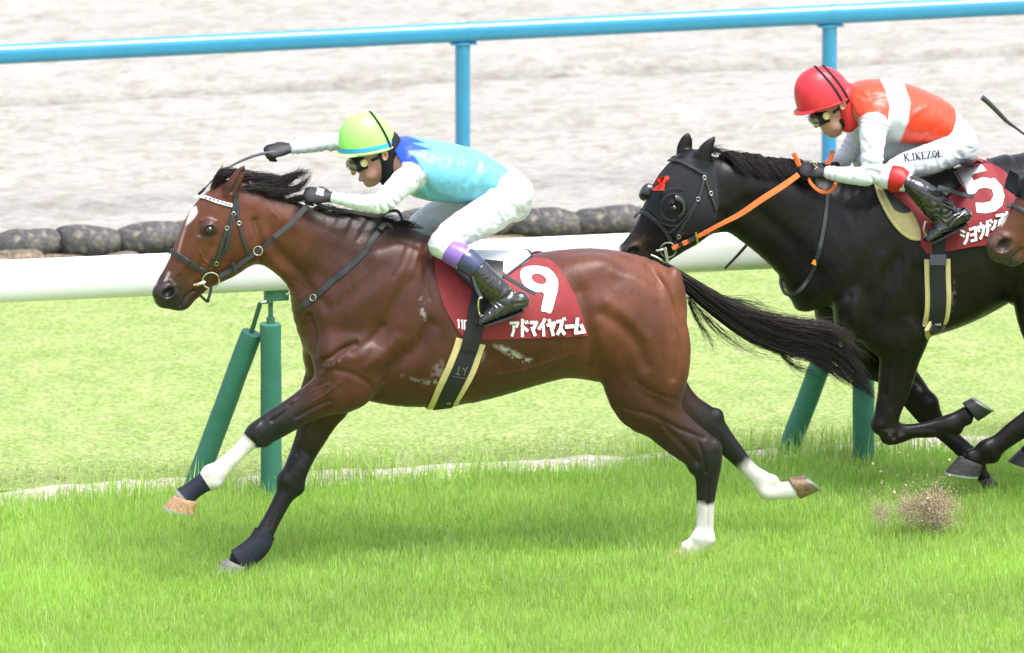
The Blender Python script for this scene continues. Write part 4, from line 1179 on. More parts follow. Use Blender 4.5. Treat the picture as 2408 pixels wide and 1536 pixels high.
def cloth(body, Gp, lift, thick, name, mt, parent, y0, ripple=.0, mirror=True, **kw):
    """sheet draped over the flank, with thickness; mirrored to the far side"""
    nv, nu = Gp.shape[:2]; A = np.zeros((nv, nu, 3)); N = np.zeros((nv, nu, 3)); last = None
    for i in range(nv):
        for j in range(nu):
            h = body.hit(*Gp[i, j])
            if h is None: h = (U(*Gp[i, j], last[0][1] if last else y0), last[1] if last else np.array((0, -1., 0)))
            last = h; A[i, j], N[i, j] = h
    for _ in range(3):
        N[1:-1] = N[:-2] + 2 * N[1:-1] + N[2:]; N[:, 1:-1] = N[:, :-2] + 2 * N[:, 1:-1] + N[:, 2:]
        N /= np.linalg.norm(N, axis=2)[..., None]
    for _ in range(4):
        A[1:-1, 1:-1] = A[1:-1, 1:-1] * .5 + (A[:-2, 1:-1] + A[2:, 1:-1] + A[1:-1, :-2] + A[1:-1, 2:]) * .125
    A = A + N * lift
    if ripple: A = A + N * (ripple * fbm(A.reshape(-1, 3) * np.array([14, 8, 9]), 3, 6).reshape(nv, nu))[..., None]
    idx = np.arange(nv * nu).reshape(nv, nu)
    q = np.stack([idx[:-1, :-1].ravel(), idx[1:, :-1].ravel(), idx[1:, 1:].ravel(), idx[:-1, 1:].ravel()], 1)
    O = A.reshape(-1, 3); I = (A - N * thick).reshape(-1, 3); n0 = len(O)
    bd = np.concatenate([idx[0], idx[1:, -1], idx[-1, -2::-1], idx[-2:0:-1, 0]])
    e = np.stack([bd, np.roll(bd, -1), np.roll(bd, -1) + n0, bd + n0], 1)
    m = MB(); m.add(np.vstack([O, I]), np.vstack([q, q[:, ::-1] + n0, e]))
    o = m.build(name, mt, parent, auto=60, **kw)
    if mirror:
        X = np.vstack([O, I]); X[:, 1] = 2 * y0 - X[:, 1]
        m = MB(); m.add(X, np.vstack([q[:, ::-1], q + n0, e[:, ::-1]])); m.build(name, mt, parent, auto=60)
    return o, Body(O, q)


M_redcloth = mat('red_number_cloth', (.22, .016, .022), .62, .35, .10, 12, bump=.0016, bscale=26, sheen=.2)
M_print = mat('white_print', (.80, .80, .80), .55, .3, .03, 20)
M_outline = mat('dark_print', (.10, .05, .055), .6, .3, .1, 20)
M_purple = mat('purple_print', (.10, .035, .16), .5, .4, .1, 40)
M_cream = mat('cream_pad', (.62, .52, .25), .7, .3, .10, 30, bump=.001, bscale=200)
M_blackweb = mat('black_elastic', (.014, .016, .020), .6, .4, .2, 80, bump=.0008, bscale=400)
M_saddlew = mat('white_saddle_leather', (.66, .69, .72), .3, .5, .05, 30, coat=.3)
M_greyleather = mat('grey_leather', (.045, .048, .055), .45, .5, .2, 60, bump=.0006, bscale=300)

# ---- bridle
bridle9 = empty('bridle', U(500, 560, 0), 'black leather bridle with white and purple browband on the bay horse', 'bridle')
o = strap_on(B9, [(462.5, 463), (474, 463.5), (487, 466), (508, 473.5), (535, 481), (557, 486)], .017, .004, M_print, 'browband', bridle9, .004, mirror=0.0)
for i in range(9):
    t = i / 8; cx = 468 + 72 * t; cy = 463.8 + 19 * t ** 1.15
    q = np.array([(cx - 3.4, cy - 4 + .4), (cx + 3.4, cy - 4 + 1.6), (cx + .2, cy + 3.2)])
    V, f = decal(B9, q, [], .0092, 6); m = MB(); m.add(V, tris=f); m.build('browband_triangle', M_purple, o, auto=0)
strap_on(B9, [(553, 456), (551, 480), (547, 505), (533, 540), (521, 575), (513, 600), (507, 618)], .020, .004, M_leather, 'cheek_strap', bridle9, .006)
strap_on(B9, [(548, 505), (541, 540), (535, 568), (531, 593)], .016, .004, M_leather, 'cheek_strap', bridle9, .010)
strap_on(B9, [(530, 580), (518, 606), (504, 636)], .012, .004, M_leather, 'cheek_strap', bridle9, .005)
strap_on(B9, [(556, 460), (558, 490), (560, 515), (570, 556), (580, 590), (585, 606)], .016, .004, M_leather, 'throat_strap', bridle9, .005)
strap_on(B9, [(401.5, 592.5), (413, 596.5), (428, 605), (454, 623.5), (474, 635), (486, 642), (494, 650)], .023, .005, M_leather, 'noseband', bridle9, .004, mirror=0.0)
strap_on(B9, [(480, 642), (492, 625), (500, 605)], .010, .004, M_leather, 'noseband_hanger', bridle9, .005)
bc = B9.hit(496, 650)[0]; yb = bc[1] - .016
rc = U(496, 659.5, yb)
ring(rc, .040, .0042, (.1, 1, .1)).build('bit_ring', M_metal, bridle9)
m = MB(); m.tube([U(455, 670, yb + .002), U(468, 668, yb - .006), U(482, 664, yb - .004)], [.006, .0085, .007], 10, n=4); m.build('bit_bar', M_metal, bridle9)
for x, y in ((548.5, 503), (533, 536), (561, 525), (508, 618)):
    h = B9.hit(x, y); m = MB(); ring(h[0] + h[1] * .012, .0095, .002, h[1], 14).build('buckle', M_metal, bridle9)
m = MB(); P = [U(468, 692, yb + .01), U(487, 709, yb + .005), U(490, 703, yb - .002), U(494, 690, yb - .004), U(497, 675, yb - .006)]
m.strap(P, [(-.3, -1, .1)] * 5, .014, .004, n=3); m.build('curb_strap', M_leather, bridle9)
ring(U(493.5, 714.5, yb), .0135, .002, (.2, 1, 0)).build('chin_ring', M_metal, bridle9)
yr = [yb - .006, yb - .012, yb - .02, yb - .025, -.125, -.135, -.135]
rp = [(514, 652), (551, 631), (575, 613), (610, 588.5), (642, 562), (682, 527), (724, 482)]
rein9 = MB(); rein9.strap([U(x, y, yy) for (x, y), yy in zip(rp, yr)], [(-.25, -1, .12)] * 7, [.024, .024, .024, .024, .025, .026, .024], .005, n=5)
r_ = rein9.build('rein', M_leather, bridle9)
m = MB(); m.strap([U(*p, y) for p, y in (((645, 558), -.133), ((682, 527), -.141), ((720, 487), -.141))], [(-.25, -1, .12)] * 3, .025, .005, n=5, lift=.002); m.build('rein_grip', M_greyleather, r_)
ring(U(607, 590, -.13), .0215, .0026, (.35, 1, -.2)).build('martingale_ring', M_metal, bridle9)
m = MB(); m.strap([U(547, 616, yb - .02), U(555, 642, yb - .02)], [(-.2, -1, .1)] * 2, .016, .008, n=0, lift=.004); m.build('rein_stop', M_leather, r_)
m = MB(); m.strap([U(*p, y) for p, y in (((738, 474), -.12), ((770, 489), -.12), ((830, 499), -.12), ((885, 508), -.10), ((912, 498), -.05), ((934, 497), -.02), ((945, 515), 0), ((941, 540), .02), ((925, 545), .04))], [(0, -1, .5)] * 4 + [(0, -.7, .7)] * 2 + [(.9, -.3, .1)] * 2 + [(0, -1, -.3)], .018, .005, n=6)
m.build('rein_end', M_leather, r_)
strap9 = empty('neck_strap', U(800, 640, -.1), 'black buckled neck strap slung across the bay horse\'s shoulder', 'strap')
o = strap_on(B9, [(893, 533), (886, 550), (856, 595), (817, 633), (779, 664), (737, 702), (718, 716), (709, 721)], .030, .004, M_leather, 'strap', strap9, .004, mirror=0.0)
h = B9.hit(738, 701)
ring(h[0] + h[1] * .012, .015, .0025, h[1]).build('buckle', M_metal, o)
m = MB(); m.strap([U(893, 540, -.09), U(905, 528, -.06), U(922, 534, -.04), U(932, 548, -.03)], [(0, -.6, .8)] * 4, .026, .006, n=5); m.build('strap_top', M_greyleather, strap9)

# ---- number cloth
G = coons([(1020, 600), (1100, 611), (1180, 613), (1264, 609)], [(1264, 609), (1298, 617), (1328, 650), (1355, 708), (1381.5, 789)], [(1089, 795), (1135, 798.4), (1250, 795), (1381.5, 789)], [(1020, 600), (1026, 657), (1042, 713), (1066, 762), (1089, 795)], 60, 36)
cloth9 = empty('number_cloth', U(1200, 700, -.28), 'dark red saddle cloth with white number 9 on the bay horse', 'saddle cloth')
o, CB9 = cloth(B9, G, .008, .004, 'cloth', M_redcloth, cloth9, 0.0, ripple=.004)
nine = [(1268, 626.4), (1289.6, 631.6), (1304, 645), (1311.5, 661), (1311.5, 679), (1305.5, 703), (1295.8, 735.7), (1284, 733.5), (1272.8, 731), (1275.5, 712), (1279, 689), (1259, 687), (1241, 680), (1228.5, 665), (1223, 646), (1229, 632.5), (1246.8, 626.2)]
nine = cr(np.vstack([nine, nine[:1]]), 3)[:-1]
a = np.arange(24) * 2 * np.pi / 24
hole = np.stack([1267.5 + 18 * np.cos(a) + 2 * np.sin(a), 656.5 + 12.6 * np.sin(a) + 2.5 * np.cos(a)], 1)
V, f = decal(CB9, nine, [hole], .0022); m = MB(); m.add(V, tris=f); num = m.build('number', M_print, o, auto=0)
ctr = nine.mean(0)
T2 = np.gradient(nine, axis=0); T2 /= np.linalg.norm(T2, axis=1)[:, None]; nn2 = np.stack([T2[:, 1], -T2[:, 0]], 1)
V, f = decal(CB9, nine + nn2 * 1.6, [hole * .9 + hole.mean(0) * .1], .0010); m = MB(); m.add(V, tris=f); m.build('outline', M_outline, num, auto=0)
Z8 = lambda p: (940.6 + p[0] / 5.12, 529 + p[1] / 5.12)
KANA9 = [([(1328, 1182), (1420, 1178), (1400, 1228)], 6.4), ([(1369, 1216), (1366, 1275), (1346, 1335)], 6.4), ([(1470, 1142), (1470, 1340)], 6.6), [(1478, 1228), (1532, 1272)], ([(1503, 1160), (1512, 1190)], 3.6), ([(1529, 1156), (1538, 1184)], 3.6),
         [(1572, 1176), (1640, 1176), (1606, 1248)], [(1588, 1235), (1622, 1325)], [(1738, 1140), (1712, 1190), (1668, 1248)], ([(1722, 1212), (1726, 1328)], 6.6), [(1772, 1206), (1856, 1178), (1838, 1238)], [(1792, 1146), (1836, 1320)],
         [(1886, 1162), (1944, 1158), (1928, 1235), (1892, 1308)], [(1935, 1255), (1972, 1306)], ([(1950, 1122), (1958, 1148)], 3.2), ([(1974, 1117), (1982, 1143)], 3.2), ([(1990, 1222), (2078, 1215)], 8.6), [(2122, 1130), (2116, 1200), (2104, 1295), (2188, 1284)], [(2164, 1205), (2202, 1290)]]
print_strokes(CB9, KANA9, 7.4, .0012, M_outline, M_print, 'lettering', o, T=Z8)
print_strokes(CB9, [[(692, 1152), (706, 1142), (706, 1240)], [(738, 1156), (750, 1146), (750, 1252)], [(777, 1150), (777, 1262)], [(777, 1152), (798, 1152)]], 3.6, .0012, None, M_print, 'race_number', o, T=Z8, step=4)

# ---- saddle with girth
saddle9 = empty('saddle', U(1130, 620, -.1), 'small white racing saddle with black girth on the bay horse', 'saddle')
sx = [(1040, 592, .16, .012), (1080, 600, .19, .016), (1120, 603, .20, .018), (1160, 604, .19, .018), (1200, 603, .14, .015), (1230, 600, .095, .012), (1244, 600, .06, .008)]
rg = []
for x, y, hw, th in cr(np.array(sx, float), 4):
    c = U(x, y, 0); row = []
    tt = np.linspace(-1, 1, 17)
    for t in tt: row.append(c + np.array((0, hw * t, .012 - .10 * (abs(t) * hw / .2) ** 1.9 + th)))
    for t in tt[::-1]: row.append(c + np.array((0, hw * t * .97, .012 - .10 * (abs(t) * hw / .2) ** 1.9 - .004)))
    rg.append(row)
m = MB(); m.rings(rg); seat = m.build('seat', M_saddlew, saddle9, auto=50)
E_ = np.array(rg)
m = MB(); m.tube(np.vstack([E_[2:, 0], E_[-1, 1:17], E_[2:, 16][::-1]]), .006, 8); m.build('piping', M_leather, seat)
G = coons([(1060, 604), (1100, 612), (1140, 618), (1182, 622)], [(1182, 622), (1180, 650), (1170, 690), (1150, 712)], [(1112, 684), (1125, 700), (1138, 708), (1150, 712)], [(1060, 604), (1064, 632), (1084, 660), (1112, 684)], 16, 14)
flap, FB9 = cloth(B9, G, .020, .007, 'flap', M_leather, saddle9, 0.0)
gp = [(1128, 690), (1121, 735), (1113, 780), (1103, 815), (1085, 865), (1062, 912), (1040, 956)]
P, N = B9.path(gp, 6)
P2, N2 = P.copy(), N.copy(); P2[:, 1] *= -1; N2[:, 1] *= -1
m = MB(); m.strap(np.vstack([P[16:], P2[:15:-1]]), np.vstack([N[16:], N2[:15:-1]]), .150, .006, n=2, lift=.002); m.build('girth_pad', M_cream, saddle9)
lf = np.where(np.arange(len(P)) < 20, .014, .008)
m = MB(); m.strap(np.vstack([P + N * lf[:, None], (P2 + N2 * lf[:, None])[::-1]]), np.vstack([N, N2[::-1]]), np.concatenate([np.linspace(.082, .092, len(P)), np.linspace(.092, .082, len(P))]), .006, n=2); gir = m.build('girth', M_blackweb, saddle9)
GB = Body(*(lambda me: (np.array([v.co for v in me.vertices]), np.array([list(p.vertices) for p in me.polygons if len(p.vertices) == 4])))(gir.data))
M_dim = mat('dim_grey_print', (.16, .165, .17), .6, .3, .05, 20)
print_strokes(GB, [[(1079.5, 862), (1076, 880)], [(1071, 878), (1081, 881)], [(1099, 862.5), (1094, 871), (1088, 865)], [(1094, 871), (1091, 882)]], 2.0, .001, None, M_dim, 'initials', gir, step=3)
print_strokes(GB, [[(1064, 884), (1102, 892)]], 1.0, .001, None, M_dim, 'seam', gir, step=3)
m = MB()
h = GB.hit(1048, 950) or B9.hit(1048, 948)
m.strap([h[0] - RT * .025, h[0] + RT * .025], [h[1]] * 2, .02, .006, n=0, lift=.004); m.build('girth_buckle', M_steel, gir)
m = MB(); m.strap([U(1182, 648, -.29), U(1210, 664, -.305), U(1240, 682, -.315), U(1259, 691, -.32)], [(0, -1, .25)] * 4, .019, .005, n=4, lift=.004); m.build('strap_tail', M_greyleather, saddle9)
m = MB(); m.strap([U(1112, 650, -.345), U(1122, 680, -.352), U(1133, 702, -.358)], [(0, -1, .2)] * 3, .018, .005, n=4); sl9 = m.build('stirrup_leather', M_greyleather, saddle9)
m = MB(); yk = -.36
m.tube([U(1133, 700, yk), U(1126, 704, yk), U(1125, 725, yk + .0), U(1130, 745, yk + .01), U(1139, 748, yk + .03)], .0048, 8, n=5)
m.tube([U(1133, 700, yk), U(1142, 716, yk + .07), U(1150, 727, yk + .09)], .0042, 8, n=4)
m.tube([U(1133, 744, yk - .012), U(1150, 742, yk + .05)], [.009, .009], 8)
m.build('stirrup_iron', M_metal, saddle9)

# ================================================================== jockeys
M_skin = mat('skin', (.44, .24, .17), .5, .4, .08, 40, bump=.0006, bscale=200)
M_silk_w = mat('white_silk', (.80, .80, .82), .42, .45, .03, 20, bump=.0016, bscale=24, sheen=.15)
M_breech = mat('white_breeches', (.60, .635, .69), .5, .4, .03, 20, bump=.0018, bscale=26)
M_silk = mat('racing_silks', (1, 1, 1), .36, .45, .05, 20, bump=.0018, bscale=22, attr=True, sheen=.15)
M_boot = mat('black_patent_boot', (.009, .010, .011), .16, .6, .2, 30, bump=.0015, bscale=30, coat=.5)
M_glove = mat('black_glove', (.014, .015, .018), .5, .4, .3, 60, bump=.001, bscale=150)
M_black = mat('black_fabric', (.010, .011, .013), .7, .3, .2, 50, bump=.001, bscale=120)
M_lens = mat('goggle_lens', (.10, .09, .05), .08, .7, .5, 25, coat=1.0)
M_gold = mat('yellow_disc', (.42, .38, .17), .3, .5, .15, 60)


def flat_mat(name, col, **kw):
    return mat(name, col, kw.pop('rough', .45), kw.pop('spec', .45), .05, 16, bump=.0014, bscale=22, **kw)


def mirror_rows(st, y0):
    q = st.copy(); q[:, 1] = 2 * y0 - q[:, 1]
    return q


def grow(st, e):
    q = st.copy(); q[:, 3:] = np.maximum(q[:, 3:] + e, .004)
    return q


def lofts_mesh(L, h, k=.02, clips=(), balls=(), smooth=2, cuts=()):
    """L: list of (name, stations, blend)"""
    al = np.vstack([l[1] for l in L])
    f = Field((al[:, :3] - al[:, 3:].max(1)[:, None]).min(0) - .02, (al[:, :3] + al[:, 3:].max(1)[:, None]).max(0) + .02, h)
    for nme, st, kk in L: f.loft(nme, st, k=kk)
    for c, r, M, kk in balls: f.ball(c, r, M, kk)
    for c, r, M, kk in cuts: f.ball(c, r, M, kk, cut=True)
    for p, n, rad in clips:
        p = np.asarray(p, float); n = np.asarray(n, float) / np.linalg.norm(n)
        a, b = f.box(p - rad, p + rad); X, Y, Z = f.pts(a, b)
        S = tuple(slice(a[i], b[i]) for i in range(3))
        inside = ((X - p[0]) ** 2 + (Y - p[1]) ** 2 + (Z - p[2]) ** 2) < rad * rad
        pl = (X - p[0]) * n[0] + (Y - p[1]) * n[1] + (Z - p[2]) * n[2]
        f.D[S] = np.where(inside, np.maximum(f.D[S], pl), f.D[S])
    V, F = f.surface(smooth=smooth)
    return f, V, F


def crease(V, F, amp, sc, seed):
    N = vnormals(V, F)
    n = fbm(V * np.array(sc), 3, seed)
    return V + N * (amp * (1 - 2 * np.abs(n)).clip(-.6, 1))[:, None]


def hand_mesh(W, d, n, L=.088, flip=1, open_=0.0, s=1.0):
    """closed gloved hand: wrist W, direction d to the knuckles, back-of-hand normal n"""
    W = np.asarray(W, float); d = np.asarray(d, float); d /= np.linalg.norm(d)
    n = np.asarray(n, float); n = n - d * (n @ d); n /= np.linalg.norm(n)
    l = np.cross(d, n) * flip                       # towards the index finger
    P = lambda a, b, c: W + s * (d * a + l * b + n * c)
    L_ = []
    Nn = n
    def lf(rows):
        return np.array([[*P(a, b, c), ra * s, rb * s] for a, b, c, ra, rb in rows])
    al = [lf([(-.035, 0, 0, .027, .021), (0, 0, 0, .029, .021), (.04, 0, .002, .040, .019), (.078, 0, .002, .041, .016)])]
    fi = []
    for b, ln, r in ((.034, 1.0, .0098), (.0115, 1.1, .0100), (-.0115, 1.0, .0096), (-.033, .80, .0086)):
        c0 = open_
        fi.append(lf([(.072, b, .002, r, r), (.072 + .026 * ln, b * .98, -.003, r, r), (.072 + .036 * ln, b * .95, -.020, r, r), (.072 + .022 * ln, b * .92, -.038 * ln, r * .95, r * .95), (.072 - .002, b * .9, -.040, r * .9, r * .9)]))
    th = lf([(.012, .030, -.006, .013, .013), (.040, .047, -.016, .0125, .0125), (.066, .044, -.030, .0115, .0115), (.084, .026, -.040, .010, .010)])
    allst = np.vstack(al + fi + [th])
    f = Field((allst[:, :3] - .05).min(0), (allst[:, :3] + .05).max(0), .0042)
    f.loft('palm', al[0], N=Nn, k=.012)
    for q in fi: f.loft('finger', q, k=.003)
    f.loft('thumb', th, k=.008)
    return f.surface(smooth=1)


def helmet_mesh(front, back, apex, W, y0):
    f, b, ap = [U(p[0], p[1], y0) for p in (front, back, apex)]
    c = (f + b) / 2; u = (f - b) / 2
    w = np.cross(u, (0, 1, 0)); w /= np.linalg.norm(w)
    if w[2] < 0: w = -w
    H = (ap - c) @ w
    return c, u, w, H, W


def build_helmet(parent, S, y0):
    c, u, w, H, W = helmet_mesh(*S['helmet'], y0)
    k = 40; a = np.arange(k) * 2 * np.pi / k
    def ringat(t, g=0.0):
        ct = max(math.cos(t), 0) ** .82
        sh = u * (S.get('hshift', .06) * math.sin(t))
        ul = np.linalg.norm(u)
        e = u * (1 + g / ul)
        return c + sh + np.outer(np.cos(a) * ct, e) + np.outer(np.sin(a) * ct, (0, W + g, 0)) + w * ((H + g) * math.copysign(abs(math.sin(t)) ** .96, t))
    m = MB(); m.rings([ringat(t) for t in np.concatenate([[-.05], np.linspace(0.0, 1.5, 16), [1.56]])])
    hel = m.build('helmet', S['m_helmet'], parent, auto=60)
    m = MB(); m.rings([ringat(t, g) for t, g in ((-.03, -.004), (-.03, .004), (.0, .006), (.02, .004))], cap=False)
    m.build('rim', S['m_rim'], hel)
    if S.get('m_band'):
        m = MB(); m.rings([ringat(t, .0025) for t in (.035, .07, .11, .145)], cap=False); m.build('band', S['m_band'], hel)
    # peak
    al = np.linspace(-1.05, 1.05, 17); rg = []
    for x in al:
        e = u * math.cos(x) + np.array((0, W * math.sin(x), 0)); ex = .024 * math.cos(x / 1.05 * 1.57) ** .7 if abs(x) < 1.05 else 0
        eo = e * (1 + ex / np.linalg.norm(e)); dn = -w * (.006 + ex * .18)
        rg.append([c + e * .99 + w * .004, c + eo + dn + w * .003, c + eo + dn - w * .002, c + e * .99 - w * .003])
    m = MB(); m.rings(rg); m.build('peak', S['m_rim'] if not S.get('m_peak') else S['m_peak'], hel)
    # goggle elastic running over the shell
    for off in S['elastic']:
        P = []; N = []
        for sg in (-1, 1):
            row = []
            for t in np.linspace(0, 1.5, 60):
                ct = math.cos(t) ** .82; px = -off + .30 * math.sin(t) ** 1.5
                if abs(px) >= ct * .999: break
                y_ = sg * math.sqrt(1 - (px / ct) ** 2) * ct
                q = c + u * (px + S.get('hshift', .06) * math.sin(t)) + np.array((0, y_ * W, 0)) + w * H * math.sin(t) ** .96
                row.append((q, u * px / (u @ u) + np.array((0, y_ / W, 0)) + w * math.sin(t) / H))
            row = row[::3]
            P += [r_[0] for r_ in (row if sg < 0 else row[::-1])]; N += [r_[1] for r_ in (row if sg < 0 else row[::-1])]
        m = MB(); m.strap(P, N, .011, .003, n=2, lift=.003); m.build('goggle_strap', M_black, hel)
    m = MB(); a2 = c + u * S.get('hshift', .06) + w * H * .998
    m.rings([a2 + .012 * math.cos(t) * (np.outer(np.cos(a), u / np.linalg.norm(u)) + np.outer(np.sin(a), (0, 1., 0))) + w * .006 * math.sin(t) for t in (0, .5, 1.0, 1.5)])
    m.build('button', S['m_helmet'], hel)
    return hel


def jockey(S, y0, name_label, parent_loc):
    root = empty('person', parent_loc, name_label, 'person')
    R_ = {k: pairs([(r[:5] + ((r[5] + y0,) if len(r) > 5 else ())) for r in rows], y0) for k, rows in S['rows'].items()}
    for k in ('thigh', 'shin', 'foot'): R_['far_' + k] = mirror_rows(R_[k], y0)
    # ---- one continuous body under the clothes
    fx = S['face']
    bl = []
    c = U(*fx['skull'], y0); bl.append((c, (.088, .062, .09), None, .012))
    for s_ in (-1, 1):
        e = U(*fx['ear'], y0 - .078); e = np.array([e[0], y0 + s_ * .074, e[2]])
        bl.append((e, (.016, .010, .026), side_axes(fx.get('eartilt', 15)), .006))
    nt, nb = U(*fx['nose_tip'], y0), U(*fx['nose_bridge'], y0)
    R_['nose'] = np.array([[*nb, .012, .010], [*((nt + nb) / 2), .013, .012], [*nt, .0135, .016]])
    lp = U(*fx['lips'], y0); bl.append((lp, (.017, .024, .013), side_axes(fx.get('tilt', 35)), .008))
    ch = U(*fx['chin'], y0); bl.append((ch, (.020, .024, .018), None, .012))
    ck = U(*fx['cheek'], y0)
    for s_ in (-1, 1): bl.append((np.array([ck[0], y0 + s_ * .046, ck[2]]), (.03, .022, .028), None, .02))
    hd_ = R_['head'].copy(); hd_[:, 4] -= .008
    L = [('head', hd_, .012), ('neck', R_['neck'], .03), ('torso', grow(R_['torso'], -.022), .02)]
    for k in ('arm', 'far_arm', 'thigh', 'far_thigh', 'shin', 'far_shin', 'foot', 'far_foot'): L.append((k, grow(R_[k], -.020 if 'thigh' in k else -.018 if 'arm' in k else -.008), .025))
    L.append(('nose', R_['nose'], .008))
    cuts = [(U(*fx['mouth'], y0), (.012, .02, .0022), side_axes(fx.get('tilt', 35)), .004)]
    f, V, F = lofts_mesh(L, .0065, balls=bl, cuts=cuts)
    lipd = np.linalg.norm(V - lp, axis=1)
    Cc = np.tile(np.array((.43, .235, .165)), (len(V), 1)) * (1 + .1 * fbm(V * 30, 3, 4))[:, None]
    w = np.exp(-(lipd / .016) ** 2)[:, None] * .5; Cc = Cc * (1 - w) + np.array((.20, .06, .055)) * w
    new_obj('body', mesh_np('person_body', V, F, Cc), M_skinattr, root)
    # ---- shirt
    sl = S['sleeve_n']
    wr = R_['arm'][-1, :3]; wd = R_['arm'][-1, :3] - R_['arm'][-2, :3]
    fwr = R_['far_arm'][-1, :3]; fwd = R_['far_arm'][-1, :3] - R_['far_arm'][-2, :3]
    tor = R_['torso']
    wa = U(*S['waist'][0], y0); wn = U(*S['waist'][1], y0) - wa
    nk = U(*S['collar'][0], y0); nn = U(*S['collar'][1], y0) - nk
    f, V, F = lofts_mesh([('torso', grow(tor, -.004), .03), ('arm', grow(R_['arm'], -.004), .03), ('far_arm', grow(R_['far_arm'], -.002), .03)], .006,
                         clips=[(wr, wd, .12), (fwr, fwd, .12), (wa, wn, .34), (nk, nn, .16)])
    V = crease(V, F, .0022, (14, 9, 14), S['seed'])
    V = sculpt(V, F, S.get('shirt_strokes', []), y0 + .05)
    P = proj(V)
    da, pa = loft_at(f.lofts['arm'], V); db, pb = loft_at(f.lofts['far_arm'], V); dt, pt = loft_at(f.lofts['torso'], V)
    for d_, p_, n_ in ((da, pa, len(R_['arm']) - 1), (db, pb, len(R_['far_arm']) - 1)):
        fo = np.sin(p_ * 17 + 2.2 * fbm(V * 14, 2, S['seed'] + 5)) * (np.exp(-((p_ - n_ * .5) / .9) ** 2) + .7 * np.exp(-((p_ - n_ * .93) / .5) ** 2) + .5 * np.exp(-((p_ - .4) / .5) ** 2))
        V = V + vnormals(V, F) * (.0042 * fo * np.exp(-np.clip(d_, 0, 1) / .01))[:, None]
    C0 = S['silk'](V, P, np.minimum(da - .012 * (pa < .35), db), dt, pt)
    sh = new_obj('shirt', mesh_np('shirt', V, F, C0), M_silk, root)
    # ---- breeches
    kn = R_['shin'][S.get('knee_i', 1), :3] * .7 + R_['shin'][S.get('knee_i', 1) + 1, :3] * .3; kd = R_['shin'][2, :3] - R_['shin'][0, :3]
    L = [('pelvis', grow(tor[-3:], -.010), .03)]
    for k in ('thigh', 'far_thigh'): L.append((k, grow(R_[k], -.010), .03))
    for k in ('shin', 'far_shin'): L.append((k, grow(R_[k][:3], .003), .02))
    kf = kn.copy(); kf[1] = 2 * y0 - kf[1]; kdf = kd.copy(); kdf[1] *= -1
    f, V, F = lofts_mesh(L, .006, clips=[])
    V = crease(V, F, .0022, (11, 8, 22), S['seed'] + 3)
    for q in ('thigh', 'far_thigh'):
        d_, p_ = loft_at(f.lofts[q], V)
        fo = np.sin(p_ * 11 + 2.6 * fbm(V * 9, 2, S['seed'] + 6)) * (np.exp(-((p_ - .4) / .8) ** 2) + .7 * np.exp(-((p_ - 3.6) / .7) ** 2))
        V = V + vnormals(V, F) * (.0036 * fo * np.exp(-np.clip(d_, 0, 1) / .012))[:, None]
    V = sculpt(V, F, S.get('breech_strokes', []), y0 + .0)
    br = new_obj('breeches', mesh_np('breeches', V, F), M_breech, root)
    BB = Body(V, F)
    # ---- boots with cuffs
    for sd_, shin, foot in ((-1, R_['shin'], R_['foot']), (1, R_['far_shin'], R_['far_foot'])):
        fp = foot[-1, :3]
        bi = S['boot_i']
        top = shin[bi, :3]; td = shin[bi - 1, :3] - shin[bi + 1, :3]
        f, V, F = lofts_mesh([('shin', grow(shin[bi - 1:], .004), .02), ('foot', grow(foot, .004), .025)], .005, clips=[(top, td, .1)])
        N = vnormals(V, F)
        an = shin[-1, :3]; dd = np.linalg.norm(V - an, axis=1)
        wr_ = np.exp(-(dd / S.get('wrinkle_r', .11)) ** 2)
        V = V + N * ((.0034 * wr_ + .0004) * np.sin(18 * fbm(V * np.array([9, 6, 14]), 2, S['seed'] + 9) + (V @ (td / np.linalg.norm(td))) * 120))[:, None]
        bo = new_obj('boot', mesh_np('boot', V, F), M_boot, root)
        st = cr(foot, 4); m = MB(); T = np.gradient(st[:, :3], axis=0); T /= np.linalg.norm(T, axis=1)[:, None]; rg = []
        for q, t in zip(st, T):
            nn_ = np.cross(t, (0, 1, 0)); nn_ /= np.linalg.norm(nn_)
            if nn_[2] > 0: nn_ = -nn_
            b_ = q[:3] + nn_ * (q[3] + .001)
            rg.append([b_ + (0, q[4] + .003, 0), b_ + (0, -q[4] - .003, 0), b_ + nn_ * .008 + (0, -q[4] - .003, 0), b_ + nn_ * .008 + (0, q[4] + .003, 0)])
        m.rings(rg); m.build('sole', M_leather, bo, auto=40)
        for i0, i1, mt_, nm, gr in S['cuffs']:
            q = cr(shin, 6); q = q[int(i0 * 6):int(i1 * 6) + 1]
            T = np.gradient(q[:, :3], axis=0); T /= np.linalg.norm(T, axis=1)[:, None]; a = np.arange(28) * 2 * np.pi / 28; rg = []
            for j, (qq, t) in enumerate(zip(q, T)):
                n1 = np.cross(t, (0, 1, 0)); n1 /= np.linalg.norm(n1); n2 = np.cross(t, n1); e = gr - (.003 if j in (0, len(q) - 1) else 0)
                rg.append(qq[:3] + np.outer(np.cos(a), n1 * (qq[3] + e)) + np.outer(np.sin(a), n2 * (qq[4] + e)))
            m = MB(); m.rings(rg); m.build(nm, mt_, bo, auto=60)
    # ---- gloves
    gl = []
    for g in S['gloves']:
        V, F = hand_mesh(U(g[0], g[1], y0 + g[2]), g[3], g[4], flip=g[5], s=g[6])
        o = new_obj('glove', mesh_np('glove', V, F), M_glove, root); gl.append((o, Body(V, F)))
    # ---- hood under the helmet, helmet, goggles
    f, V, F = lofts_mesh([('hood', pairs([r[:5] for r in S['hood']], y0), .02)], .005)
    hood = new_obj('hood', mesh_np('hood', V, F), S['m_hood'], root)
    for s_ in (-1, 1):
        e = U(*fx['ear'], y0 - .086); e = np.array([e[0], y0 + s_ * (y0 - e[1]), e[2]])
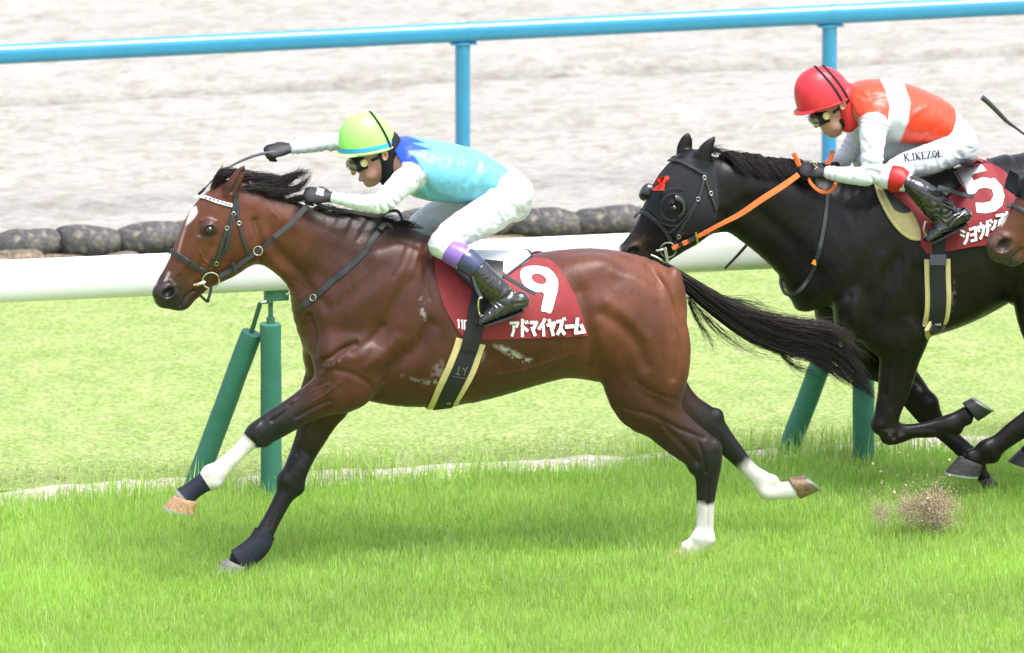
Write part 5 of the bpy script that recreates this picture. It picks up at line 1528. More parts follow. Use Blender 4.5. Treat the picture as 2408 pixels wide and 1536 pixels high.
    hel = build_helmet(root, S, y0)
    g = S['goggles']; gc = U(*g['c'], y0)
    M_ = side_axes(g['tilt'])
    gog = new_obj('goggles', None, None, root) if False else None
    k = 24; a = np.arange(k) * 2 * np.pi / k
    m = MB()
    m.rings([gc + (.050 * math.sin(t)) * -M_[0] + np.outer(np.cos(a), (0, .074, 0)) * math.cos(t) ** .6 + np.outer(np.sin(a), M_[2]) * .035 * math.cos(t) ** .6 for t in (-.25, 0, .3, .6, .9, 1.2, 1.5)])
    lens = m.build('goggles', M_lens, root, auto=0)
    m = MB(); m.rings([np.array([gc + M_[0] * dz + (0, .075 * rr * math.cos(x), 0) + M_[2] * .037 * rr * math.sin(x) for dz, rr in ((-.010, .97), (-.016, 1.06), (.036, 1.12), (.036, .97))]) for x in a], closed=True)
    m.build('frame', M_black, lens)
    dc = U(*g['disc'], y0 - .086); rr = g['r']
    m = MB(); m.rings([dc + np.array((0, dy_, 0)) + rr * s2 * (np.outer(np.cos(a), M_[0]) + np.outer(np.sin(a), M_[2])) for dy_, s2 in ((.012, 1), (-.006, 1), (-.008, .86), (-.006, .8))])
    m.build('vent_disc', M_gold, lens, auto=40)
    P_ = [U(*p, y0 + q) for p, q in g['strap']]
    m = MB(); m.strap(P_, [(0, -1, .1)] * len(P_), .014, .003, n=4); m.build('strap', M_black, lens)
    return root, BB, gl, sh


M_skinattr = mat('face_skin', (1, 1, 1), .45, .4, .06, 40, bump=.0006, bscale=180, attr=True)
CY, RB, SW = np.array((.13, .40, .54)), np.array((.010, .060, .45)), np.array((.60, .635, .70))


def silk9(V, P, darm, dt, pt):
    C = np.tile(CY, (len(V), 1))
    yoke = [(880, 300), (934, 310), (955, 316), (1003, 337), (972, 337), (1018, 352), (962, 356), (978, 370), (996, 400), (960, 440), (900, 430), (905, 390)]
    a = poly_soft(P, yoke, 2.5)[:, None]; C = C * (1 - a) + RB * a
    w = np.clip((dt - darm + .002) / .008, 0, 1)[:, None]
    sl_ = poly_soft(P, [(700, 250), (700, 520), (890, 520), (960, 470), (1004, 428), (1000, 412), (985, 392), (968, 382), (950, 382), (930, 392), (905, 415), (890, 360), (860, 250)], 2.5)[:, None]
    w = np.maximum(w * 0, sl_)
    far = np.clip((V[:, 1] - .13) / .02, 0, 1)[:, None] * np.clip((945 - P[:, 0]) / 6, 0, 1)[:, None]
    w = np.maximum(w, far)
    return C * (1 - w) + SW * w


M_lime = mat('lime_helmet_cover', (.33, .80, .17), .36, .5, .03, 30, bump=.0012, bscale=60)
M_limeedge = mat('lime_edge', (.60, .74, .34), .5, .4, .03, 30)
M_bandblue = mat('blue_helmet_band', (.04, .38, .70), .5, .4, .05, 30)
M_cuffp = flat_mat('purple_boot_cuff', (.22, .12, .45), rough=.3)
M_cuffn = flat_mat('navy_boot_cuff', (.035, .045, .11), rough=.18, coat=.5)
J9 = dict(
    seed=4, sleeve_n=7, waist=[(1168, 440), (1190, 452)], collar=[(922, 354), (904, 362)], boot_i=3, knee_i=1,
    rows=dict(
        torso=[(944, 332, 934, 402, .085), (966, 321, 944, 440, .165), (1010, 327, 985, 466, .185), (1060, 337, 1045, 477, .175), (1110, 350, 1095, 481, .16), (1155, 374, 1135, 480, .15), (1198, 397, 1160, 500, .155), (1228, 432, 1180, 520, .15)],
        neck=[(905, 335, 880, 400, .058), (940, 330, 915, 408, .07)],
        head=[(822, 345, 925, 335, .074), (830, 368, 915, 362, .072), (841, 390, 908, 394, .066), (850, 411, 898, 415, .056), (858, 427, 882, 428, .036)],
        arm=[(955, 388, 1000, 424, .066, -.165), (925, 408, 978, 446, .060, -.19), (903, 432, 950, 466, .054, -.215), (886, 452, 908, 500, .050, -.235), (862, 456, 868, 501, .047, -.225), (830, 456, 832, 492, .042, -.19), (781, 450, 780, 477, .034, -.145)],
        far_arm=[(930, 325, 960, 385, .065, .165), (880, 318, 890, 372, .058, .19), (830, 312, 832, 358, .052, .21), (760, 314, 762, 356, .046, .22), (720, 324, 724, 360, .042, .22), (681, 334, 683, 363, .034, .22)],
        thigh=[(1178, 415, 1236, 495, .098, -.09), (1130, 455, 1192, 536, .092, -.125), (1080, 490, 1138, 562, .083, -.165), (1036, 524, 1090, 582, .072, -.195), (1012, 556, 1056, 600, .064, -.215)],
        shin=[(1014, 582, 1062, 562, .060, -.22), (1040, 608, 1070, 568, .058, -.235), (1074, 630, 1104, 584, .060, -.275), (1108, 653, 1136, 612, .058, -.30), (1118, 680, 1164, 642, .050, -.32), (1140, 698, 1190, 670, .045, -.33), (1160, 712, 1208, 690, .043, -.33)],
        foot=[(1214, 692, 1234, 724, .036, -.33), (1190, 696, 1206, 736, .043, -.335), (1162, 712, 1172, 748, .046, -.34), (1138, 734, 1146, 757, .045, -.345), (1126, 748, 1130, 762, .038, -.35)]),
    face=dict(skull=(872, 338), ear=(905, 366), nose_tip=(831, 406), nose_bridge=(834, 388), lips=(849, 420), mouth=(842, 423), chin=(866, 430), cheek=(868, 405), tilt=50),
    silk=silk9,
    shirt_strokes=[([(930, 430), (910, 455), (900, 485)], 7, .006), ([(985, 430), (1010, 455), (1060, 470)], 8, -.006), ([(1150, 400), (1120, 430), (1110, 470)], 7, .005), ([(1125, 390), (1095, 430)], 7, -.004), ([(880, 470), (862, 482), (835, 480)], 5, .004), ([(1000, 425), (1005, 445)], 6, -.010)],
    breech_strokes=[([(1180, 440), (1200, 480), (1190, 510)], 5, -.006), ([(1205, 450), (1218, 480), (1215, 505)], 4, -.005), ([(1150, 470), (1170, 500), (1165, 530)], 5, -.006), ([(1125, 485), (1140, 520), (1130, 550)], 4, -.005), ([(1095, 505), (1108, 530), (1095, 560)], 4, -.005), ([(1060, 530), (1075, 555), (1065, 575)], 4, -.004),
                    ([(1230, 505), (1180, 545), (1110, 570)], 2.5, .004), ([(1165, 480), (1185, 515)], 4, .006), ([(1030, 560), (1040, 585)], 4, -.004), ([(1212, 470), (1222, 495)], 3, .004), ([(1110, 500), (1125, 535)], 4, .005)],
    gloves=[(772, 463, -.135, U(706, 456, -.095) - U(772, 463, -.135), (0, -.75, .66), 1, 1.02), (678, 349, .22, U(620, 360, .215) - U(678, 349, .22), (.15, -.6, .75), 1, .98)],
    hood=[(866, 350, 944, 336, .088), (876, 376, 944, 358, .087), (886, 402, 952, 384, .084), (892, 424, 944, 406, .074)],
    m_hood=M_black, m_helmet=M_lime, m_rim=M_limeedge, m_band=M_bandblue, helmet=[(799, 360), (934, 334), (852, 266), .112], elastic=[.62], hshift=.10,
    goggles=dict(c=(838, 384), tilt=22, disc=(856, 384), r=.018, strap=[((873, 378), -.078), ((895, 368), -.086), ((922, 352), -.088)]),
    cuffs=[(1.0, 2.0, M_cuffp, 'cuff', .009), (2.0, 3.05, M_cuffn, 'cuff', .007)],
    elbow=1)
j9, BR9, GL9, SH9 = jockey(J9, 0.0, 'jockey in lime helmet and light blue silks holding a whip out in front', U(1100, 600, 0))
E_ = U(905, 366, -.09)
m = MB(); m.rings([E_ + np.outer(np.cos(np.arange(14) * 6.2832 / 14), (.0155 * s_, 0, .006 * s_)) + np.outer(np.sin(np.arange(14) * 6.2832 / 14), (-.004 * s_, 0, .024 * s_)) + np.array((0, d_, 0)) for d_, s_ in ((.012, 1), (-.004, 1.0), (-.010, .9), (-.010, .72), (-.002, .55), (.0, .2))])
m.build('ear', M_skin, j9)
M_logo = mat('glove_logo', (.45, .42, .22), .5, .4, .2, 200)
# whip held forward past the horse's ears
for poly_, mt_, nm_ in (([(746, 442), (763, 446), (760, 461), (743, 457)], M_print, 'logo_patch'), ([(750, 445), (759, 447), (757, 458), (748, 456)], M_logo, 'logo_mark')):
    V, f = decal(GL9[0][1], poly_, [], .0016 if mt_ is M_print else .0026, 4); m = MB(); m.add(V, tris=f); m.build(nm_, mt_, GL9[0][0], auto=0)
wp = [(690, 352), (640, 358), (606, 364), (575, 375), (548, 388), (525, 402), (500, 424), (482, 442), (466, 458)]
m = MB(); m.tube([U(x, y, .20) for x, y in wp], [.006, .0075, .0075, .0068, .0055, .0045, .0038, .0034, .0030], 10, n=5)
M_whip = mat('grey_whip_binding', (.085, .085, .095), .5, .5, .3, 90, bump=.001, bscale=300)
w9 = m.build('whip', M_whip, None, label='grey bound whip held out past the bay horse\'s ears', cat='whip')
m = MB(); m.strap([U(482, 442, .20), U(475, 450, .2), U(466, 458, .20)], [(0, -1, 0)] * 3, .012, .005, n=3); m.build('flap', M_leather, w9)

# ================================================================== black horse number 5 with its tack and jockey
Y5 = .80
H5 = dict(
    head=[(1588, 372, 1676, 455, .085), (1562, 402, 1682, 520, .098), (1540, 440, 1672, 546, .100), (1518, 486, 1630, 572, .085), (1494, 530, 1592, 596, .066), (1473, 562, 1566, 612, .056), (1462, 578, 1552, 616, .054), (1464, 590, 1545, 622, .050)],
    neck=[(1610, 378, 1668, 490, .078), (1652, 374, 1694, 540, .084), (1740, 380, 1728, 548, .090), (1830, 390, 1772, 584, .100), (1920, 408, 1815, 626, .125), (2000, 424, 1862, 680, .160), (2060, 434, 1900, 745, .185)],
    torso=[(1990, 560, 1925, 765, .150), (2050, 450, 1985, 806, .185), (2110, 440, 2070, 808, .225), (2170, 440, 2140, 794, .262), (2230, 425, 2205, 772, .285), (2290, 398, 2275, 738, .29), (2350, 372, 2345, 698, .285), (2420, 356, 2420, 720, .27), (2490, 362, 2490, 735, .25), (2560, 390, 2555, 700, .21), (2600, 440, 2595, 650, .16)],
    legs=dict(
        near_fore=(-.135, [(2085, 770, 2195, 750, .10, -.14), (2072, 812, 2178, 795, .088, -.145), (2069, 850, 2162, 838, .072), (2066, 895, 2148, 890, .058), (2063, 935, 2133, 928, .048), (2057, 975, 2118, 965, .044), (2062, 1015, 2112, 992, .044), (2096, 1040, 2124, 997, .036), (2146, 1031, 2146, 997, .031), (2195, 1029, 2190, 988, .030), (2240, 1018, 2232, 974, .036), (2264, 1004, 2250, 966, .031), (2282, 998, 2264, 958, .034)]),
        far_fore=(.135, [(1975, 770, 2110, 790, .10, .13), (1990, 815, 2120, 830, .085), (2040, 862, 2138, 850, .068), (2085, 905, 2160, 880, .056), (2122, 945, 2190, 926, .046), (2150, 978, 2210, 960, .043), (2180, 1008, 2224, 990, .038), (2212, 1035, 2248, 1015, .031, .11), (2245, 1064, 2282, 1046, .029, .09), (2272, 1088, 2312, 1078, .034, .07), (2290, 1112, 2320, 1104, .031, .06), (2300, 1128, 2330, 1122, .032, .06)]),
        near_hind=(-.125, [(2430, 580, 2575, 575, .11, -.12), (2395, 640, 2590, 620, .13), (2385, 700, 2575, 690, .125), (2396, 750, 2552, 750, .105), (2420, 805, 2535, 810, .078), (2438, 860, 2528, 865, .062), (2444, 910, 2525, 925, .05), (2438, 945, 2500, 978, .046), (2410, 965, 2440, 1015, .036), (2376, 992, 2394, 1040, .031), (2340, 1022, 2362, 1062, .031), (2311, 1038, 2338, 1082, .037), (2287, 1056, 2316, 1088, .033), (2262, 1070, 2305, 1092, .037)]),
        far_hind=(.125, [(2470, 600, 2590, 590, .11, .11), (2440, 680, 2580, 670, .12), (2460, 760, 2570, 750, .09), (2490, 830, 2570, 820, .065), (2510, 890, 2575, 885, .05), (2500, 930, 2545, 955, .042), (2470, 970, 2500, 1000, .03), (2440, 1010, 2470, 1035, .03), (2420, 1035, 2450, 1062, .036), (2400, 1055, 2430, 1080, .033)])),
    ears=[(-.055, [(1634, 380, 1672, 372, .026), (1640, 362, 1674, 356, .024), (1652, 342, 1678, 344, .019), (1668, 328, 1682, 332, .011), (1678, 321, 1682, 323, .005)]),
          (.055, [(1590, 368, 1628, 362, .026), (1592, 350, 1628, 345, .024), (1600, 330, 1628, 332, .018), (1610, 318, 1624, 322, .009), (1616, 314, 1620, 315, .005)])],
    extra=[(2110, 700, -.15, .20, .08, .15, 50, .06), (2000, 735, -.125, .085, .10, .14, 0, .04), (1950, 720, .10, .075, .09, .13, 0, .04), (2050, 570, -.125, .27, .06, .13, 55, .10), (2480, 600, -.135, .17, .10, .26, 5, .06),
           (2210, 690, -.12, .26, .13, .16, 8, .06), (1652, 500, -.058, .085, .045, .095, 42, .03), (1652, 500, .058, .085, .045, .095, 42, .03), (2075, 442, .0, .16, .035, .04, 0, .05), (2080, 790, -.13, .10, .08, .12, 70, .05),
           (2545, 480, 0, .15, .17, .16, 0, .05), (2062, 1000, -.135, .030, .040, .036, 0, .016), (2090, 1034, -.135, .034, .038, .022, 0, .016), (2232, 1000, -.135, .036, .034, .032, 20, .014), (2250, 1012, -.135, .024, .028, .022, 0, .014),
           (2190, 945, .135, .030, .038, .036, 0, .016), (2300, 1084, .07, .028, .034, .028, 0, .014), (2318, 1052, -.125, .030, .036, .028, 0, .014), (2336, 1076, -.125, .026, .030, .024, 0, .014), (2440, 930, -.125, .034, .044, .040, 0, .016),
           (1478, 616, 0, .046, .050, .048, 0, .02), (1522, 632, 0, .044, .040, .036, 10, .018), (1470, 602, -.030, .038, .026, .036, 20, .016), (1470, 602, .030, .038, .026, .036, 20, .016)],
    eye=(1583, 487, 0), nostril=(1486, 592), mouth=[(1510, 640), (1526, 618), (1548, 604)],
    strokes=[([(1700, 500), (1712, 530)], 10, -.01), ([(1720, 520), (1790, 575), (1850, 640)], 16, .008), ([(1760, 480), (1850, 560), (1930, 650)], 22, -.010), ([(1720, 410), (1800, 440), (1900, 470)], 25, .006),
             ([(2075, 610), (2040, 670), (1990, 720)], 20, .008), ([(2110, 610), (2080, 680), (2060, 740)], 16, -.009), ([(2160, 640), (2150, 700), (2168, 760)], 16, -.016), ([(2000, 700), (1985, 750), (2000, 790)], 9, -.010), ([(2090, 820), (2085, 870), (2080, 930)], 6, -.006), ([(2130, 820), (2120, 870), (2108, 930)], 7, .004),
             ([(2112, 850), (2100, 920), (2095, 960)], 6, -.006), ([(2150, 1012), (2200, 1008)], 4, -.004), ([(2330, 600), (2350, 660), (2375, 700)], 16, -.015), ([(1548, 500), (1528, 545), (1505, 575)], 7, .005)],
)
K5, K5b = (.0068, .0056, .0060), (.0105, .0080, .0080)
RAMP5 = dict(torso=[(0, K5), (10, K5b)], neck=[(0, K5), (6, K5)], head=[(0, K5), (3.8, K5b), (4.8, (.028, .017, .013)), (5.6, (.020, .014, .013)), (8, (.012, .011, .012))],
                           near_fore=[(0, K5), (12, K5)], far_fore=[(0, K5), (11, K5)], near_hind=[(0, K5b), (13, K5)], far_hind=[(0, K5), (9, K5)], ear0=[(0, K5), (4, K5)], ear1=[(0, K5), (4, K5)])
f5, V5, F5, eyes5, C5 = build_horse(H5, .0088, y0=Y5, ramps=RAMP5, default=K5)
C5 *= (1 + .25 * fbm(V5 * 5, 3, 2))[:, None]
P5 = proj(V5)
C5 = paint(C5, V5, P5, [(1488, 555), (1510, 548), (1525, 562), (1508, 580), (1490, 578)], (.075, .036, .021), 12, Y5 + .1, .7, noise=.8)
C5 = paint(C5, V5, P5, [(1453, 588), (1458, 583), (1458, 594), (1454, 597)], (.6, .58, .55), 3, Y5 + .1)
for poly, a_ in (([(2148, 900), (2166, 912), (2172, 922), (2155, 916)], .6), ([(2243, 660), (2247, 690), (2240, 735), (2236, 700)], .3), ([(2070, 1008), (2100, 1010), (2130, 1020), (2105, 1034), (2085, 1030)], .14)):
    C5 = paint(C5, V5, P5, poly, (.42, .40, .37), 4, Y5 + .3, a_, noise=1.2)
horse5 = empty('horse', U(2150, 1200, Y5), 'black racehorse in a dark hood galloping behind on the rail side', 'horse')
new_obj('body', mesh_np('horse_body', V5, F5, C5.clip(0, 1)), M_blackcoat, horse5)
B5 = Body(V5, F5)
for e in eyes5:
    m = MB(); a = np.arange(16) * 2 * np.pi / 16
    m.rings([e + .0215 * np.stack([np.cos(a) * math.sin(t), np.full(16, -math.cos(t)) * (1 if e[1] < Y5 else -1), np.sin(a) * math.sin(t) * .9], 1) for t in np.linspace(.02, 3.12, 12)])
    m.build('eye', M_eye, horse5)
hoof(horse5, (2299, 991), (2263, 948), (2334, 968), (2284, 938), Y5 - .135, M_hoofd, .044, .050)
hoof(horse5, (2300, 1128), (2330, 1120), (2306, 1150), (2346, 1136), Y5 + .06, M_hoofd, .042, .052, shoe=False)
hoof(horse5, (2256, 1072), (2310, 1092), (2222, 1110), (2303, 1119), Y5 - .125, M_hoofd, .047, .054)
hoof(horse5, (2398, 1058), (2430, 1080), (2370, 1085), (2420, 1100), Y5 + .125, M_hoofd, .043, .055, shoe=False)
gm = np.random.default_rng(3); mane5 = []
for i in range(34):
    t = (i + gm.random()) / 34; x_, y_ = 1690 + 190 * t, 373 + 26 * t; j = gm.random(4)
    mane5.append(gd([(x_, y_, 0, .012), (x_ + 10, y_ - 9 - 9 * j[0], -.015, .016), (x_ + 26 + 10 * j[1], y_ - 4 + 8 * j[2], -.05, .016), (x_ + 36 + 22 * j[1], y_ + 14 + 12 * j[2], -.08, .014), (x_ + 44 + 34 * j[1], y_ + 28 + 26 * j[3], -.10, .010)], Y5))
hair('mane', [
    (mane5, 1800, dict(curl=.012)),
    ([gd([(1640, 370, y, .01), (1655, 352, y, .014), (1690, 356, y, .012), (1720, 372, y, .006)], Y5) for y in (-.02, .02)], 160, dict(curl=.02)),
    ([gd([(1880 + 22 * i, 394 + 4 * i, 0, .012), (1900 + 22 * i, 384 + 5 * i, -.01, .014), (1925 + 22 * i, 392 + 5 * i, -.03, .006)], Y5) for i in range(5)], 300, {}),
], horse5, 140, curl=.010)
hair('tail', [([gd([(2600, 410, 0, .02), (2660, 450, 0, .05), (2740, 520, 0, .06), (2820, 570, 0, .05), (2900, 640, 0, .02)], Y5)], 250, dict(r0=.003))], horse5, 170)

# ---- hood with blinkers
M_hood5 = mat('black_hood_cloth', (.012, .0135, .018), .62, .35, .15, 40, bump=.0012, bscale=160)
M_orange = mat('orange_rein_rubber', (.78, .16, .035), .5, .4, .10, 60, bump=.0012, bscale=320)
M_redmark = mat('red_embroidery', (.75, .05, .025), .6, .3, .15, 120, bump=.001, bscale=300)
M_shell = mat('black_blinker_shell', (.010, .011, .013), .25, .6, .1, 40, coat=.6)
hood5 = empty('horse_hood', U(1600, 450, Y5), 'black cloth hood with blinker cups on the black horse\'s head', 'hood')
G = coons([(1590, 376), (1620, 372), (1655, 378), (1680, 385)], [(1680, 385), (1686, 430), (1688, 480), (1680, 540)], [(1518, 494), (1560, 520), (1590, 552), (1680, 540)], [(1590, 376), (1568, 402), (1545, 436), (1518, 494)], 34, 30)
hc, HB5 = cloth(B5, G, .006, .004, 'hood_cloth', M_hood5, hood5, Y5, ripple=.0012)
h = B5.hit(1583, 487); ec = h[0]
k = 30; a = np.arange(k) * 2 * np.pi / k
ax_f, ax_u = np.array((.80, 0, .60)), np.array((-.60, 0, .80))
def cup(t0, t1, rad, bulge, mt, name, parent):
    rg = []
    for x in np.linspace(t0, t1, 22):
        e = np.cos(x) * np.array((1, 0, 0)) + np.sin(x) * np.array((0, 0, 1))
        rg.append([ec + e * rad * 1.04 + (0, -.004, 0), ec + e * rad * .98 + (0, -bulge * .75, 0), ec + e * rad * .80 + (0, -bulge, 0), ec + e * rad * .62 + (0, -bulge * .98, 0), ec + e * rad * .62 + (0, -bulge * .85, 0), ec + e * rad * .92 + (0, -bulge * .6, 0)])
    m = MB(); m.rings(rg); return m.build(name, mt, parent, auto=50)
cup(-1.2, 1.5, .066, .034, M_shell, 'blinker_cup', hood5)
m = ring(ec + np.array((0, -.006, 0)), .068, .005, h[1], 36); m.build('cup_binding', M_hood5, hood5)
m = ring(ec + np.array((0, -.004, 0)), .094, .0035, h[1], 36); m.build('cup_stitching', M_hood5, hood5)
fb = U(1521, 452, Y5 + .03); m = MB(); m.rings([fb + r_ * np.outer(np.cos(a), (.5, 0, .86)) * .048 + r_ * np.outer(np.sin(a), (0, 1, 0)) * .03 + np.array((-.024, 0, .012)) * d_ for r_, d_ in ((1, -.3), (.95, .5), (.7, 1.0), (.3, 1.2))]); m.build('far_cup', M_shell, hood5)
T5 = lambda p: (1410.9 + p[0] / 3.266, 264.6 + p[1] / 3.266)
print_strokes(HB5, [([(452, 512), (478, 540), (490, 560)], 7), ([(522, 498), (492, 535), (452, 570), (425, 592)], 7), ([(480, 495), (470, 515)], 6), ([(488, 548), (488, 590)], 5), ([(432, 545), (452, 530)], 5), ([(505, 500), (525, 512)], 6), ([(402, 592), (495, 596)], 1.6), ([(465, 575), (475, 590)], 4)], 6, .002, None, M_redmark, 'emblem', hc, T=T5, step=4)
print_strokes(HB5, [([(575, 395), (500, 490), (400, 640), (345, 750)], 1.3)], 1.3, .001, None, M_blackweb, 'seam', hc, T=T5, step=4)

bridle5 = empty('bridle', U(1590, 500, Y5), 'black bridle with bright orange reins on the black horse', 'bridle')
strap_on(B5, [(1576, 381), (1590, 380), (1606, 383), (1628, 394), (1650, 407), (1660, 412)], .015, .005, M_leather, 'browband', bridle5, .011, mirror=Y5)
strap_on(B5, [(1656, 412), (1648, 445), (1640, 470), (1622, 505), (1605, 530), (1590, 555)], .016, .005, M_leather, 'cheek_strap', bridle5, .011)
strap_on(B5, [(1644, 460), (1632, 480), (1610, 510), (1590, 532), (1573, 546)], .010, .004, M_leather, 'cheek_strap', bridle5, .013)
strap_on(B5, [(1657, 420), (1666, 450), (1676, 475), (1682, 492)], .012, .004, M_leather, 'throat_strap', bridle5, .011)
strap_on(B5, [(1497, 510), (1509, 501), (1520, 502), (1540, 518), (1560, 538), (1572, 556), (1578, 570)], .019, .005, M_leather, 'noseband', bridle5, .008, mirror=Y5)
strap_on(B5, [(1606, 545), (1592, 562), (1580, 578)], .017, .005, M_leather, 'bit_strap', bridle5, .008)
for x, y in ((1654, 418), (1640, 468), (1669, 455), (1594, 554)):
    h = B5.hit(x, y); m = MB(); ring(h[0] + h[1] * .018, .0095, .0022, h[1], 14).build('buckle', M_steel, bridle5)
yb5 = B5.hit(1572, 585)[0][1] - .018
ring(U(1571, 588, yb5), .038, .004, (.2, 1, .1)).build('bit_ring', M_steel, bridle5)
m = MB(); m.tube([U(1543, 590, yb5), U(1556, 588, yb5 - .006), U(1567, 584, yb5 - .003)], .006, 8, n=4); m.build('bit_bar', M_steel, bridle5)
M_olive = mat('olive_rubber', (.25, .27, .14), .5, .4, .1, 40)
m = MB(); m.strap([U(1563, 582, yb5 - .01), U(1567, 602, yb5 - .012), U(1570, 622, yb5 - .012)], [(0, -1, 0)] * 3, .015, .006, n=3); m.build('bit_guard', M_olive, bridle5)
m = MB(); m.tube([U(1531, 600, yb5 + .01), U(1545, 606, yb5 - .004), U(1558, 614, yb5 - .004), U(1566, 618, yb5 + .02)], .006, 8, n=4); m.build('curb_chain', M_steel, bridle5)
rp = [(1581, 584), (1612, 571), (1640, 557), (1690, 530), (1740, 504), (1790, 470), (1840, 438), (1878, 411)]
ry = [yb5 - .006, yb5 - .02, yb5 - .03, Y5 - .15, Y5 - .16, Y5 - .17, Y5 - .165, Y5 - .15]
RPT = [U(x, y, yy) for (x, y), yy in zip(rp, ry)]
m = MB(); m.strap(RPT, [(-.2, -1, .15)] * 8, [.022, .021, .020, .021, .026, .029, .029, .026], .005, n=5); r5 = m.build('rein', M_orange, bridle5)
for i, (x0, y0_, x1, y1_, mt_) in enumerate(((1597, 578, 1606, 573, M_leather), (1620, 567, 1636, 559, M_leather), (1605, 574, 1614, 569.5, M_orange))):
    m = MB(); m.strap([U(x0, y0_, yb5 - .026), U(x1, y1_, yb5 - .032)], [(-.2, -1, .15)] * 2, .024, .006, n=0, lift=.003); m.build('rein_keeper', mt_, r5)
M_brass = mat('brass', (.55, .40, .10), .3, .5, .1, 60, metal=.9)
m = MB(); m.strap([U(1636, 546, yb5 - .045), U(1641, 572, yb5 - .045)], [(0, -1, 0)] * 2, .010, .006, n=0); m.build('rein_stop', M_brass, r5)
ring(U(1661, 548, yb5 - .04), .016, .0025, (.8, .6, 0)).build('martingale_ring', M_steel, bridle5)
m = MB(); m.strap([U(*p, Y5 + q) for p, q in (((1902, 412), -.13), ((1906, 430), -.15), ((1925, 448), -.165), ((1945, 452), -.16), ((1960, 442), -.15), ((1965, 430), -.13))], [(0, -1, 0)] * 6, .016, .006, n=5); m.build('rein_end', M_orange, r5)
m = MB(); m.strap([U(1866, 360, Y5 - .05), U(1874, 376, Y5 - .06), U(1880, 392, Y5 - .07)], [(-.6, -.8, 0)] * 3, .024, .008, n=3); m.build('rein_loop', M_orange, r5)
m = MB(); m.strap([U(*p, Y5 + q) for p, q in (((1941, 386), .02), ((1950, 380), .02), ((1956, 366), .03), ((1957, 356), .05))], [(-.3, -1, .2)] * 4, .024, .007, n=4); m.build('rein_loop', M_orange, r5)
neck5 = empty('neck_strap', U(1930, 560, Y5 - .15), 'loose black neck strap with orange tab hanging on the black horse', 'strap')
o = strap_on(B5, [(1945, 455), (1942, 500), (1934, 555), (1928, 585)], .019, .004, M_greyleather, 'strap', neck5, .006)
o2 = strap_on(B5, [(1928, 585), (1921, 610), (1914, 632)], .024, .006, M_leather, 'strap_buckle_end', neck5, .008)
q = B5.hit(1914, 632)[0]; q2 = B5.hit(1898, 660)[0]
m = MB(); m.strap([q, q2, U(1880, 682, q2[1] - .01), U(1862, 692, q2[1] + .01), U(1848, 688, q2[1] + .06), U(1839, 668, q2[1] + .10), U(1838, 650, q2[1] + .13)], [(-.2, -1, 0)] * 4 + [(-.8, -.6, 0)] * 3, .019, .005, n=5, lift=.006); m.build('strap_loop', M_leather, neck5)
m = MB(); m.strap([U(1918, 612, q[1] - .012), U(1913, 622, q[1] - .012)], [(0, -1, 0)] * 2, .026, .006, n=0, lift=.004); m.build('tab', flat_mat('orange_tab', (.75, .28, .02)), neck5)
m = MB(); m.tube([U(1757, 575, Y5 + .16), U(1735, 600, Y5 + .16), U(1704, 632, Y5 + .16)], [.0075, .0075, .0065], 8, n=3)
m.build('whip', M_leather, None, label='dark whip end pointing down beneath the black horse\'s neck', cat='whip')

# ---- saddle cloth, saddle
cloth5 = empty('number_cloth', U(2300, 480, Y5 - .28), 'dark red saddle cloth with white number 5 on the black horse', 'saddle cloth')
G = coons([(2120, 446), (2180, 440), (2240, 412), (2290, 374)], [(2290, 374), (2325, 383), (2362, 405), (2384, 440), (2395, 500), (2404, 560)], [(2226, 592), (2270, 583), (2340, 572), (2404, 560)], [(2120, 446), (2170, 500), (2200, 550), (2226, 592)], 50, 30)
oc5, CB5 = cloth(B5, G, .010, .004, 'cloth', M_redcloth, cloth5, Y5, ripple=.004)
five = [(2244, 404), (2308, 387), (2320, 402), (2284, 414), (2290, 426), (2310, 418), (2338, 420), (2356, 438), (2362, 462), (2356, 484), (2340, 497), (2318, 502), (2297, 500), (2294, 477), (2312, 478), (2330, 474), (2337, 460), (2333, 446), (2320, 441), (2302, 444), (2293, 455), (2277, 458)]
T3 = np.array(five, float)
V, f = decal(CB5, T3, [], .0022); m = MB(); m.add(V, tris=f); n5 = m.build('number', M_print, oc5, auto=0)
tt = np.roll(T3, -1, 0) - np.roll(T3, 1, 0); tt /= np.linalg.norm(tt, axis=1)[:, None]
V, f = decal(CB5, T3 + np.stack([tt[:, 1], -tt[:, 0]], 1) * 1.6, [], .0010); m = MB(); m.add(V, tris=f); m.build('outline', M_outline, n5, auto=0)
T3b = lambda p: (1998.8 + p[0] / 3.265, 352.7 + p[1] / 3.265)
KANA5 = [([(852, 618), (878, 632)], 5), ([(850, 652), (876, 664)], 5), [(906, 640), (895, 690), (878, 720)], [(920, 612), (962, 596), (966, 690), (930, 698)], [(926, 655), (960, 645)], [(985, 590), (990, 625)], [(985, 598), (1026, 585), (1020, 640), (1000, 680)], ([(1003, 562), (1005, 590)], 5), [(1036, 590), (1074, 578)], [(1052, 550), (1056, 610), (1046, 655)], ([(1072, 540), (1090, 556)], 5.5), [(1118, 545), (1105, 590), (1085, 610)],
         [(1122, 508), (1176, 498), (1160, 535)], [(1150, 540), (1140, 590)], [(1200, 480), (1200, 560)], [(1206, 515), (1236, 530)]]
print_strokes(CB5, KANA5, 6.2, .0012, M_outline, M_print, 'lettering', oc5, T=T3b)
flapm = cloth(B5, coons([(2060, 427), (2085, 424), (2115, 424), (2145, 428)], [(2145, 428), (2172, 465), (2186, 505), (2190, 540), (2190, 570), (2192, 597)], [(2166, 576), (2171, 586), (2178, 594), (2192, 597)], [(2060, 427), (2082, 452), (2112, 476), (2142, 502), (2162, 540), (2166, 576)], 16, 30), .034, .005, 'cloth_flap', M_redcloth, cloth5, Y5, ripple=.002)
